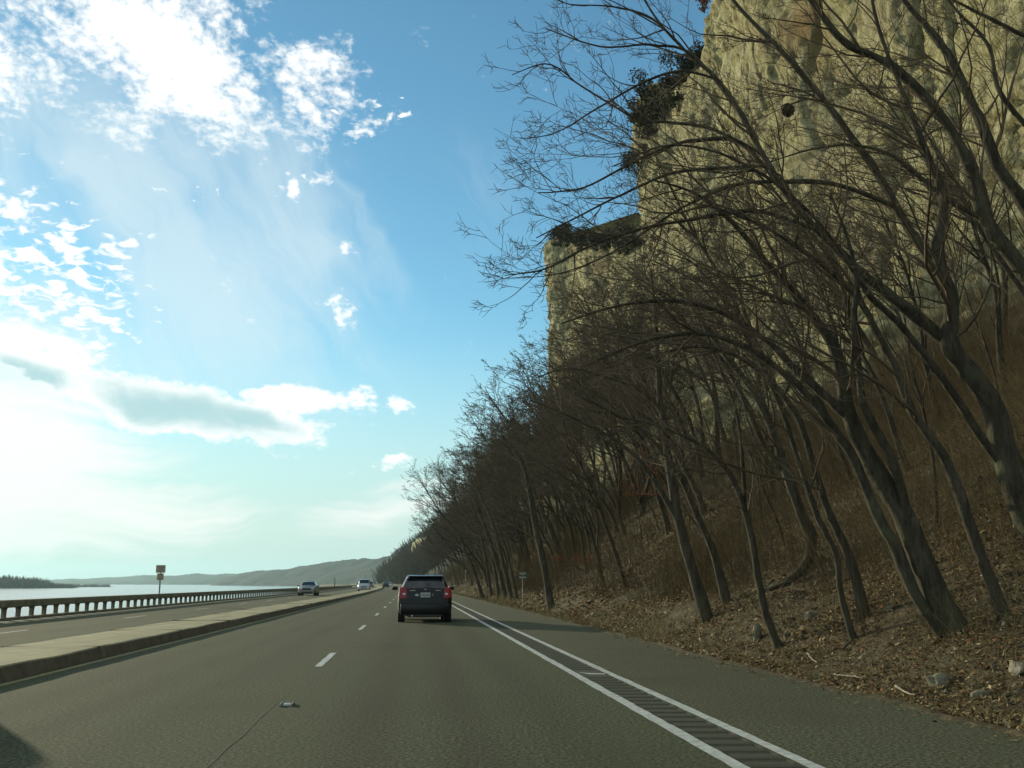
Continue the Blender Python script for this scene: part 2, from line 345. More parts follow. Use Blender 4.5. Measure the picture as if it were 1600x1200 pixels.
def land(o, y):
    """height of the bank right of the road at offset o"""
    o = np.asarray(o, float); y = np.asarray(y, float)
    near = sstep(o, PEB + .2, PEB + 2.0) * .35 + np.maximum(o - PEB - .8, 0) * .40 + np.maximum(o - PEB - 3.0, 0) * .36
    near = np.minimum(near, 14 + .05 * o)
    hill = near + sstep(o, 14, 60) * 24
    h = near * (1 - sstep(y, 128, 160)) + hill * sstep(y, 128, 160)
    p = np.stack([o * .5, y * .5, 0 * o], -1)
    rough = fbm(p, 4, 3) * .16 + fbm(p * .25, 2, 9) * .45
    return h + rough * sstep(o, PEB + .3, PEB + 3.5) - .05 * sstep(o, PEB - .3, PEB + .15)
def land_xy(x, y): return land(np.asarray(x) - xr(y), y)

def hit_land(u, v):
    r = ray(u, v); r = r / r[1]; ys = np.linspace(4, 160, 3000)
    x, z = r[0] * ys, CAM_H + r[2] * ys; g = land_xy(x, ys); k = np.argmax(z < g)
    return np.array([x[k], ys[k], g[k]])

def ribbon(name, o0, o1, y0, y1, z, material, step=2., nseg=1, parent=None, kind='structure', zf=None, wear=None):
    ys = np.arange(y0, y1 + 1e-6, step) if (y1 - y0) > step else np.array([y0, y1])
    os_ = np.linspace(o0, o1, nseg + 1); Y, O = np.meshgrid(ys, os_, indexing='ij')
    Z = np.full_like(Y, z) if zf is None else zf(O, Y)
    V = np.stack([xr(Y) + O, Y, Z], -1).reshape(-1, 3)
    q = grid_faces(len(ys), nseg + 1)[:, ::-1]
    me = mesh_np(name, V, q, smooth=zf is not None)
    if wear is not None:                         # rubber and drip stains on the wheel paths, a darker strip beside the kerb
        a = me.attributes.new('wear', 'FLOAT', 'POINT'); w = sum(h * np.exp(-((O - c) / r) ** 2) for c, r, h in wear); a.data.foreach_set('value', w.ravel().astype(np.float32))
    o = obj(name, me, material, parent)
    if kind and parent is None: tag(o, kind=kind)
    return o

Y0, Y1 = -14., 760.
K0, K1, KH = -7.55, -9.2, .19                    # median: near edge, far edge, height
PAR = -16.25                                     # river parapet line
# ground and water out to the horizon
def disc(name, r, z, m, cx=0, cy=2000):
    n = 96; V = [(cx, cy, z)] + [(cx + r * math.cos(2 * math.pi * k / n), cy + r * math.sin(2 * math.pi * k / n), z) for k in range(n)]
    return tag(obj(name, mesh_np(name, V, T=[(0, 1 + k, 1 + (k + 1) % n) for k in range(n)], smooth=False), m), kind='structure')
disc('ground', 9000, -8., M_GROUND)
wv = [(-8200, -4000, WATER_Z), (40, -4000, WATER_Z), (40, 7800, WATER_Z), (-5200, 8600, WATER_Z), (-8200, 6000, WATER_Z)]
tag(obj('river', mesh_np('river', wv, T=[(0, 1, 2), (0, 2, 3), (0, 3, 4)], smooth=False), M_WATER), kind='structure')

# roadways
ribbon('roadway', K0 - .05, .062, Y0, Y1, 0, M_ASPHALT, nseg=44, wear=((-.95, .34, .75), (-2.65, .34, .75), (-1.8, .28, 1.0), (-4.65, .34, .6), (-6.4, .34, .6), (-5.5, .28, .8), (K0 + .12, .18, .9)))
ribbon('shoulder', .44, PEB + .05, Y0, Y1, 0, M_SHOULDER)
ribbon('opposite_roadway', PAR + .25, K1 + .05, Y0, Y1, 0, M_ASPHALT, nseg=30, wear=((-10.1, .34, .6), (-11.8, .34, .6), (-13.4, .34, .6), (-15.0, .34, .6)))

def rumble():
    ys = []; zs = []; pitch = .335; y = Y0
    while y < 120:
        gap = any(abs(y - g) < .55 for g in (14.55, 33.2, 52.0, 70.5))
        if gap: ys += [y, y + pitch * .5]; zs += [0, 0]
        else: ys += [y, y + .07, y + .12, y + .17, y + .215]; zs += [0, -.008, -.011, -.008, 0]
        y += pitch
    ys += [120, Y1]; zs += [0, 0]
    ys = np.array(ys); zs = np.array(zs)
    far = np.linspace(122, Y1 - 1, 120); ys = np.concatenate([ys[:-1], far, [Y1]]); zs = np.concatenate([zs[:-1], 0 * far, [0]])
    V = np.stack([np.stack([xr(ys) + o, ys, zs if 0 < k < 3 else 0 * zs], -1) for k, o in enumerate((.058, .066, .432, .444))], 1).reshape(-1, 3)
    tag(obj('rumble_strip', mesh_np('rumble_strip', V, grid_faces(len(ys), 4)[:, ::-1], smooth=False), M_RUMBLE), kind='structure')
rumble()

# painted lines
def worn_ribbon(name, o0, o1, y0, y1, z, material, seed):
    ys = np.concatenate([np.arange(y0, min(y1, 40), .12), np.arange(40, y1 + 1, 1.5)]) if y1 - y0 > 20 else np.linspace(y0, y1, 27)
    j = (vnoise(np.stack([ys * 4, 0 * ys, 0 * ys + seed], -1), seed) * .007)
    j2 = (vnoise(np.stack([ys * 4, 0 * ys + 5, 0 * ys + seed], -1), seed) * .007)
    V = np.stack([np.stack([xr(ys) + o0 + j, ys, 0 * ys + z], -1), np.stack([xr(ys) + o1 + j2, ys, 0 * ys + z], -1)], 1).reshape(-1, 3)
    return tag(obj(name, mesh_np(name, V, grid_faces(len(ys), 2)[:, ::-1], smooth=False), material), kind='structure')
worn_ribbon('edge_line', -.07, .052, Y0, 500, .004, M_WHITE, 1)
worn_ribbon('edge_line', .452, .562, Y0, 500, .004, M_WHITE, 2)
worn_ribbon('yellow_line', K0 + .10, K0 + .21, Y0, 500, .004, M_YELLOW, 3)
worn_ribbon('opposite_edge_line', PAR + .55, PAR + .65, Y0, 400, .004, M_WHITE, 5)
for k in range(-1, 22):
    worn_ribbon('lane_dash', -3.76, -3.65, 15.75 + 12.2 * k, 18.8 + 12.2 * k, .004, M_WHITE, 10 + k)
    worn_ribbon('lane_dash', -12.75, -12.65, 24.8 + 12.2 * k, 27.85 + 12.2 * k, .004, M_WHITE, 40 + k)
# pale scrape of paint across the strip at the first gap in the grooves
V = [(xr(y) + o, y, .0045) for o, y in ((.085, 14.75), (.20, 14.42), (.41, 14.40), (.43, 14.56), (.25, 14.60))]
tag(obj('paint_scrape', mesh_np('paint_scrape', V, T=[(0, 1, 4), (1, 2, 4), (2, 3, 4)], smooth=False), M_WHITE), kind='structure')
# paving joint along the lane line
ys = np.concatenate([np.arange(Y0, 15.7, .09), np.arange(18.9, 27.9, .2)])
def seam(y0, y1):
    ys = np.arange(y0, y1, .08); w = .0035 + .006 * np.abs(vnoise(np.stack([ys * 3, 0 * ys, 0 * ys], -1), 4)); w = w * np.clip((y1 - ys) / 5., .12, 1); c = -3.70 + .016 * vnoise(np.stack([ys * 1.6, 0 * ys + 3, 0 * ys], -1), 5)
    V = np.stack([np.stack([xr(ys) + c - w, ys, 0 * ys + .003], -1), np.stack([xr(ys) + c + w, ys, 0 * ys + .003], -1)], 1).reshape(-1, 3)
    tag(obj('paving_joint', mesh_np('paving_joint', V, grid_faces(len(ys), 2)[:, ::-1], smooth=False), M_CRACK), kind='structure')
seam(Y0, 13.5)

# raised concrete median between the carriageways
def median():
    prof = [(K0 + .02, -.05), (K0 - .01, .05), (K0 - .045, KH - .02), (K0 - .07, KH), ((K0 + K1) / 2, KH + .012), (K1 + .07, KH), (K1 + .045, KH - .02), (K1, -.05)]
    ys = np.concatenate([np.arange(Y0, 60, .5), np.arange(60, Y1, 3)])
    V = np.stack([np.stack([xr(ys) + o + (.012 * vnoise(np.stack([ys * .8, 0 * ys, 0 * ys + k], -1), 8)), ys, z + .012 * vnoise(np.stack([ys * .9, 0 * ys, 0 * ys], -1), 9) * (z > 0)], -1) for k, (o, z) in enumerate(prof)], 1).reshape(-1, 3)
    q = grid_faces(len(ys), len(prof))
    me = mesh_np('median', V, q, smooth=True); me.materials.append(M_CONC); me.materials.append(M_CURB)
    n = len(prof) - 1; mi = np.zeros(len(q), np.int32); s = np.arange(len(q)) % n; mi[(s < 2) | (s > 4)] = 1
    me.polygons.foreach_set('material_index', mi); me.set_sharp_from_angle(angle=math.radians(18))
    med = tag(obj('median', me), kind='structure')
    # gutter pan joints cut in the top
    jw = (K0 - K1) / 2 - .02
    jm = MB().box(-jw, jw, -.005, .005, KH - .01, KH + .0135).add(*hull([(jw, -.005, .02), (jw + .022, -.005, .0), (jw + .022, .005, .0), (jw, .005, .02), (jw - .05, -.005, KH - .02), (jw - .023, -.005, KH - .02), (jw - .023, .005, KH - .02), (jw - .05, .005, KH - .02)]))
    for k in range(16):
        y = 11.3 + 6.1 * k; c = (float(xr(y)) + (K0 + K1) / 2, y, 0)
        if k == 0: j0 = jm.build('expansion_joint', M_CRACK, med, c)
        else: j0 = obj('expansion_joint', j0.data, None, med, c)
        j0.rotation_euler = (0, 0, heading(y))
    return med
median()

# the bank to the right: leafy slope up to the cliff foot
ys = np.concatenate([np.arange(-14, 30, .35), np.arange(30, 80, .8), np.arange(80, 170, 1.6), np.arange(170, 800, 8)])
os_ = np.concatenate([[PEB - .1, PEB, PEB + .12], np.arange(PEB + .3, 9, .3), np.arange(9, 24, .7), np.arange(24, 130, 6)])
Yg, Og = np.meshgrid(ys, os_, indexing='ij')
edge_wob = (vnoise(np.stack([Yg * .9, 0 * Yg, 0 * Yg], -1), 21) * .10 + vnoise(np.stack([Yg * 3.1, 0 * Yg, 0 * Yg], -1), 22) * .05) * (1 - sstep(Og, PEB + .1, PEB + 1.5))
Zg = land(Og, Yg); Zg[:, 0] = -.06; Zg[:, 1] = .006
Zg[:, 2] = np.maximum(Zg[:, 2], .02)
V = np.stack([xr(Yg) + Og + edge_wob, Yg, Zg], -1).reshape(-1, 3)
bk = mesh_np('bank', V, grid_faces(len(ys), len(os_))[:, ::-1]); bk.materials.append(M_SOIL); bk.materials.append(M_WOODS)
bk.polygons.foreach_set('material_index', (np.repeat((ys[:-1] > 200)[:, None], len(os_) - 1, 1) & (os_[None, :-1] > 4.5)).ravel().astype(np.int32))
tag(obj('bank', bk), kind='structure')
# river side: a rubble slope from the parapet down into the water
ys = np.concatenate([np.arange(-14, 120, 1.2), np.arange(120, 1300, 10)]); os_ = PAR - np.array([-.3, .6, 1.2, 2.5, 4, 6, 9, 14, 20])
Yg, Og = np.meshgrid(ys, os_, indexing='ij'); d = PAR - Og
Zg = -.12 - np.maximum(d - .3, 0) * .70 + fbm(np.stack([Og * .8, Yg * .8, 0 * Og], -1), 3, 31) * .3 * sstep(d, 1, 3)
Zg = np.maximum(Zg, -7.5)
V = np.stack([xr(Yg) + Og, Yg, Zg], -1).reshape(-1, 3)
tag(obj('river_bank', mesh_np('river_bank', V, grid_faces(len(ys), len(os_))), M_SOIL), kind='structure')

# ------------------------------------------------------------------ the limestone cliff
def resample(P, n):
    P = np.asarray(P, float); d = np.concatenate([[0], np.cumsum(np.linalg.norm(np.diff(P[:, :2] if P.shape[1] > 2 else P, axis=0), axis=1))])
    t = np.linspace(0, d[-1], n) if np.isscalar(n) else n * d[-1]
    return np.stack([np.interp(t, d, P[:, k]) for k in range(P.shape[1])], -1), t
def cliff(name, plan, zlo, top, step_s, step_z, seed, amp=1.0, setback=.06, depth_back=14):
    """plan: list of (x, y) seen from above with the open side to the left; top: list of (s fraction, z)"""
    P0 = np.asarray(plan, float); L = np.sum(np.linalg.norm(np.diff(P0, axis=0), axis=1)); n = int(L / step_s)
    P, s = resample(P0, n)
    k = max(3, int(2.0 / step_s)) | 1                                  # round the plan corners
    ker = np.ones(k) / k; pad = np.pad(P, ((k // 2, k // 2), (0, 0)), mode='edge')
    P = np.stack([np.convolve(pad[:, i], ker, 'valid') for i in range(2)], -1)
    T = np.gradient(P, axis=0); T /= np.linalg.norm(T, axis=1)[:, None]; Nn = np.stack([-T[:, 1], T[:, 0]], -1)
    fr = s / s[-1]; zt = np.interp(fr, [a for a, b in top], [b for a, b in top]) + vnoise(np.stack([s * .25, 0 * s, 0 * s], -1), seed) * 1.2 * amp
    nz = int((max(zt) - zlo) / step_z); q = np.linspace(0, 1, nz)
    Z = zlo + (zt[:, None] - zlo) * q[None]; S = np.repeat(s[:, None], nz, 1)
    p = np.stack([np.repeat(P[:, :1], nz, 1), np.repeat(P[:, 1:], nz, 1), Z], -1)
    big = fbm(p * np.array([.07, .07, .05]), 3, seed) * 2.2
    strata = np.abs(vnoise(np.stack([0 * S + 3, S * .02, Z * .55 + vnoise(p * .1, seed + 2) * .8], -1), seed + 5)) * .55
    ledge = fbm(p * np.array([.3, .3, .75]), 4, seed + 7, .55) * .75
    fine = np.abs(fbm(p * np.array([2.0, 2.0, 1.3]), 3, seed + 11, .6)) * .42
    bedn = Z * .42 + vnoise(p * np.array([.05, .05, .05]), seed + 41) * .5; bf = bedn - np.floor(bedn); bed = np.exp(-(np.minimum(bf, 1 - bf) / .07) ** 2) * .45 * (.5 + .5 * vnoise(p * np.array([.12, .12, .3]), seed + 43))
    jn = vnoise(np.stack([S * .33 + vnoise(p * .15, seed + 51) * 1.1, Z * .03, 0 * S], -1), seed + 53); joint = -np.exp(-(jn / .05) ** 2) * .5
    gr = np.abs(fbm(p * np.array([2.3, 2.3, 2.6]), 3, seed + 23, .6)); crag = vnoise(np.floor(p * np.array([1.1, 1.1, .38]) + vnoise(p * .7, seed + 31)[..., None] * .7) * 3.7, seed + 29) * .30
    disp = (big * .75 + ledge * .34 + fine * .16 + gr * .06 + crag * .75 + joint - bed) * amp
    off = disp - setback * (Z - zlo)
    X = p[..., 0] + Nn[:, None, 0] * off; Yy = p[..., 1] + Nn[:, None, 1] * off
    V = np.stack([X, Yy, Z], -1)
    # top: rounded lip running back into the hill
    rows = [V]
    for back, up in ((.8, .25), (2.5, .6), (6, 1.5), (depth_back, 3.)):
        last = V[:, -1]; r = last.copy(); r[:, :2] -= Nn * back; r[:, 2] += up + vnoise(np.stack([s * .3, 0 * s + back, 0 * s], -1), seed + 3) * .4
        rows.append(r[:, None])
    V = np.concatenate(rows, 1); nv = V.shape[1]
    return tag(obj(name, mesh_np(name, V.reshape(-1, 3), grid_faces(len(s), nv)[:, ::-1]), M_ROCK), kind='structure'), P, zt, Nn
cl1, P1, ZT1, N1 = cliff('cliff', [(24, -12), (21, 8), (17.8, 24), (15.4, 40), (13.0, 62), (10.4, 84), (12.5, 88), (20, 92), (24, 100)], 4,
      [(0, 38), (.60, 40), (.68, 39.5), (.74, 40), (.80, 44.5), (.86, 45), (1, 43)], .2, .2, 100)
cl2, P2, ZT2, N2 = cliff('cliff', [(28, 98), (18, 103), (11.8, 111), (7.2, 125), (3.6, 138.5), (5.5, 143), (14, 150), (22, 160)], 6,
      [(0, 35), (.14, 37.5), (.27, 40.5), (.456, 45.5), (.60, 50.5), (.64, 50), (.72, 47), (1, 28)], .35, .35, 200)
cl3, P3, ZT3, N3 = cliff('cliff', [(-34, 500), (-46, 535), (-56, 570), (-60, 590), (-52, 620)], 8, [(0, 22), (.5, 25), (.8, 23), (1, 14)], 1.0, 1.0, 300)

# ------------------------------------------------------------------ far hills, island
def ridge(name, pts, base_z, m, seed, depth=500, n=260, rows=9, rough=6., crown=2.2):
    """pts: (u, v, distance) along the skyline, left to right"""
    A = []
    for u, v, d in pts:
        r = ray(u, v); r = r / r[1]; A.append((r[0] * d, d, CAM_H + r[2] * d))
    A = np.array(A); t = np.linspace(0, 1, n); tt = np.linspace(0, 1, len(A)); C = np.stack([np.interp(t, tt, A[:, k]) for k in range(3)], -1)
    V = np.zeros((n, rows + 3, 3))
    for k in range(rows):
        q = k / (rows - 1)
        V[:, k, 0] = C[:, 0] - (1 - q) * 0 ; V[:, k, 1] = C[:, 1] - depth * (1 - q); V[:, k, 0] *= (V[:, k, 1] / C[:, 1])
        V[:, k, 2] = base_z + (C[:, 2] - base_z) * (q ** .75)
    for j in range(3):
        V[:, rows + j] = V[:, rows - 1]; V[:, rows + j, 1] += depth * .5 * (j + 1); V[:, rows + j, 2] -= (C[:, 2] - base_z) * (.15, .6, 1.05)[j]
    nz = fbm(V * .004, 3, seed) * rough + fbm(V * .02, 3, seed + 1) * crown
    w = np.ones(rows + 3); w[0] = .0; V[..., 2] += nz * w[None, :]
    return tag(obj(name, mesh_np(name, V.reshape(-1, 3), grid_faces(n, rows + 3)[:, ::-1]), m), kind='structure')
ridge('hills', [(-260, 909, 5200), (60, 908, 5200), (110, 905, 5000), (200, 900.5, 4800), (300, 897, 4400), (380, 895, 4200), (520, 896, 4000), (700, 890, 4000)], WATER_Z - 1, M_WOODS, 50, 700, 400, rows=18, rough=5, crown=3.5)
ridge('hills', [(330, 909, 2900), (360, 900, 2800), (400, 893, 2650), (440, 889, 2500), (500, 884, 2300), (555, 876, 2150), (600, 870, 2000), (690, 862, 1900), (900, 840, 1900)], WATER_Z - 1, M_WOODS, 60, 420, 420, rows=26, rough=5, crown=3.2)
ridge('hills', [(596, 893, 1150), (606, 872, 1050), (625, 858, 1000), (700, 840, 960), (900, 800, 960)], -1, M_WOODS, 70, 160, 260, rough=3, crown=3)

# ------------------------------------------------------------------ bare trees
def unit(v): return v / np.maximum(np.linalg.norm(v, axis=-1, keepdims=True), 1e-9)
def tubes(P, R, sides):
    """P (m,n,3), R (m,n) -> verts, quads"""
    m, n, _ = P.shape
    if m == 0: return np.zeros((0, 3)), np.zeros((0, 4), int)
    T = np.empty_like(P); T[:, 1:-1] = P[:, 2:] - P[:, :-2]; T[:, 0] = P[:, 1] - P[:, 0]; T[:, -1] = P[:, -1] - P[:, -2]; T = unit(T)
    ax = unit(P[:, -1] - P[:, 0]); ref = np.where(np.abs(ax[:, 2:3]) < .8, np.array([[0, 0, 1.]]), np.array([[1., .3, 0]]))
    U = unit(np.cross(T, ref[:, None, :])); W = np.cross(T, U)
    a = np.arange(sides) * 2 * math.pi / sides
    V = P[:, :, None] + R[:, :, None, None] * (np.cos(a)[:, None] * U[:, :, None] + np.sin(a)[:, None] * W[:, :, None])
    b = (np.arange(m) * n * sides)[:, None, None] + (np.arange(n - 1) * sides)[None, :, None]; k = np.arange(sides)[None, None]; k2 = (k + 1) % sides
    Q = np.stack([b + k, b + k2, b + sides + k2, b + sides + k], -1).reshape(-1, 4)
    return V.reshape(-1, 3), Q
class Acc:
    def __init__(s): s.V = []; s.Q = []; s.n = 0
    def add(s, VQ):
        V, Q = VQ; s.V.append(V); s.Q.append(Q + s.n); s.n += len(V)
    def mesh(s, name): return mesh_np(name, np.concatenate(s.V), np.concatenate(s.Q))
def shoots(P, R, per_m, t0, ratio, ang, trop, n, sigma, rg, kmin=1, lmax=9., lmin=.12, rfac=.011, droop=0., tmax=.97, rmin=.0035):
    """side branches of every polyline in P: returns (P2, R2)"""
    m, k, _ = P.shape; seg = np.linalg.norm(np.diff(P, axis=1), axis=2); Ln = seg.sum(1)
    cnt = np.maximum(kmin, np.round(Ln * per_m * rg.uniform(.75, 1.25, m))).astype(int); idx = np.repeat(np.arange(m), cnt); M = len(idx)
    t = t0 + (tmax - t0) * rg.random(M) ** .7; f = t * (k - 1); i = np.minimum(f.astype(int), k - 2); w = (f - i)[:, None]
    pos = P[idx, i] * (1 - w) + P[idx, i + 1] * w; tan = unit(P[idx, i + 1] - P[idx, i]); rp = R[idx, i] * (1 - w[:, 0]) + R[idx, i + 1] * w[:, 0]
    a = np.radians(rg.normal(ang, ang * .28, M)); pv = rg.normal(size=(M, 3)) + np.asarray(trop) * .6; pv = unit(pv - (pv * tan).sum(1)[:, None] * tan)
    d = unit(np.cos(a)[:, None] * tan + np.sin(a)[:, None] * pv)
    ln = np.clip(ratio * Ln[idx] * (1.05 - .6 * t) * rg.uniform(.45, 1.25, M), lmin, lmax)
    out = np.empty((M, n + 1, 3)); out[:, 0] = pos
    tr = np.asarray(trop, float)
    for s in range(n):
        d = unit(d + rg.normal(scale=sigma, size=(M, 3)) + tr * (.16 if n > 4 else .22) - np.array([0, 0, droop]) * s / n)
        out[:, s + 1] = out[:, s] + d * (ln / n)[:, None]
    r0 = np.minimum(rp * .72, ln * rfac + .002); q = np.linspace(0, 1, n + 1)
    return out, np.maximum(r0[:, None] * (1 - .82 * q)[None], rmin * (1.15 - .5 * q)[None])
def smooth_path(pts, n, rg=None, wob=0.):
    P = np.asarray(pts, float); m = len(P); t = np.linspace(0, m - 1, n); i = np.minimum(t.astype(int), m - 2); f = (t - i)[:, None]
    g = lambda k: P[np.clip(k, 0, m - 1)]
    p0, p1, p2, p3 = g(i - 1), g(i), g(i + 1), g(i + 2)
    C = .5 * (2 * p1 + (p2 - p0) * f + (2 * p0 - 5 * p1 + 4 * p2 - p3) * f ** 2 + (3 * p1 - p0 - 3 * p2 + p3) * f ** 3)
    if rg is not None and wob: C[1:, :3] += np.cumsum(rg.normal(scale=wob, size=(n - 1, 3)), 0) * .5
    return C
def crown_from(paths, rg, trop, dens=1., reach=1., levels=4, rmin=.0035):
    """paths: list of (P (k,3), R (k)); returns crown mesh accumulator"""
    acc = Acc()
    if levels >= 4: spec = [(1.5, .18, .44, 46, 8, .13, 5, 3.6 * reach, .010), (2.8, .10, .56, 46, 6, .15, 4, 2.1 * reach, .008), (3.9, .10, .56, 46, 4, .17, 3, 1.15, .0065), (3.4, .12, .5, 44, 3, .2, 3, .5, .006)]
    else: spec = [(1.0, .2, .42, 42, 7, .14, 4, 4. * reach, .010), (2.0, .12, .45, 45, 5, .18, 3, 1.9 * reach, .008), (3.6, .1, .48, 46, 3, .2, 3, .9, .007)]
    cur = None
    base = [(P[None], R[None]) for P, R in paths]
    K = min(p.shape[1] for p, _ in base)
    bp = np.concatenate([p[:, np.linspace(0, p.shape[1] - 1, K).astype(int)] for p, _ in base]); br = np.concatenate([r[:, np.linspace(0, r.shape[1] - 1, K).astype(int)] for _, r in base])
    cur = (bp, br); pool = [cur]
    for li, (pm, t0, ratio, ang, n, sg, sd_, lmax, rf) in enumerate(spec):
        nxt = shoots(*cur, pm * dens, t0 if li else .40, ratio, ang, trop if li < 2 else np.asarray(trop) * .7, n, sg, rg, kmin=2, lmax=lmax, rfac=rf, rmin=rmin)
        acc.add(tubes(*nxt, sd_)); cur = nxt
    return acc

def make_tree(name, paths, rg, trop, label, group=None, barkm=None, dens=1.3, reach=1., levels=4):
    """paths: list of (name, P, R) in world space; the first is the trunk. One Empty at the foot carries the parts."""
    foot = paths[0][1][0].copy(); root = empty(name, foot); tag(root, label, 'tree', group)
    for nm, P, R in paths:
        V, Q = tubes((P - foot)[None], R[None], 12 if R[0] > .05 else 7)
        if R[0] > .03: ctr = np.repeat(P - foot, 12 if R[0] > .05 else 7, 0); V = ctr + (V - ctr) * (1 + .16 * fbm(V * np.array([7., 7., 2.2]) + foot, 3, 77))[:, None]
        obj(nm, mesh_np(nm, V, Q), barkm or M_BARK, root)
    acc = crown_from([(P - foot, R) for _, P, R in paths], rg, trop, dens, reach, levels)
    obj('crown', acc.mesh('crown'), M_TWIG, root)
    return root

def traced(name, label, stems, y=None, dy=0., seed=0, trop=(-.42, 0, .24), **kw):
    """stems: lists of (u, v, width) read off the photograph; the first starts at the foot on the bank, whose distance sets the tree's"""
    rg = np.random.default_rng(1000 + seed); out = []
    if y is None: y = hit_land(stems[0][0][0], stems[0][0][1])[1]
    top = min(p[1] for s in stems for p in s)
    for k, st in enumerate(stems):
        W = []
        for (u, v, w) in st:
            r = ray(u, v); r = r / r[1]; yy = y + dy * (stems[0][0][1] - v) / 500. + (0 if k == 0 else (k % 3 - 1) * .9 * (st[0][1] - v) / 400.)
            W.append((r[0] * yy, yy, CAM_H + r[2] * yy, .5 * w * yy / F_PX))
        W = np.array(W)
        if k == 0:
            g = float(land_xy(W[0, 0], W[0, 1])); ft = W[0].copy(); ft[2] = g - .25; ft[3] *= 1.5; ft[0] += .08
            if W[0, 2] - g > .3:                                     # foot lies outside the picture: carry the stem down to the bank
                mid = W[0].copy(); mid[2] = (W[0, 2] + g) / 2; mid[0] += (W[0, 2] - g) * .30; mid[3] *= 1.1
                ft[0] += (W[0, 2] - g) * .5; ft[2] = float(land_xy(ft[0], ft[1])) - .3; W = np.vstack([ft, mid, W])
            else: W[0, 3] *= 1.12; W = np.vstack([ft, W])
        C = smooth_path(W, 5 * len(W), rg, .006)
        R = np.maximum(C[:, 3], .004) * (1 + .07 * vnoise(np.stack([np.arange(len(C)) * .7, 0 * C[:, 0], 0 * C[:, 0] + seed], -1), seed))
        out.append(('trunk' if k == 0 else 'limb', C[:, :3], R))
    return make_tree(name, out, rg, trop, label, **kw)

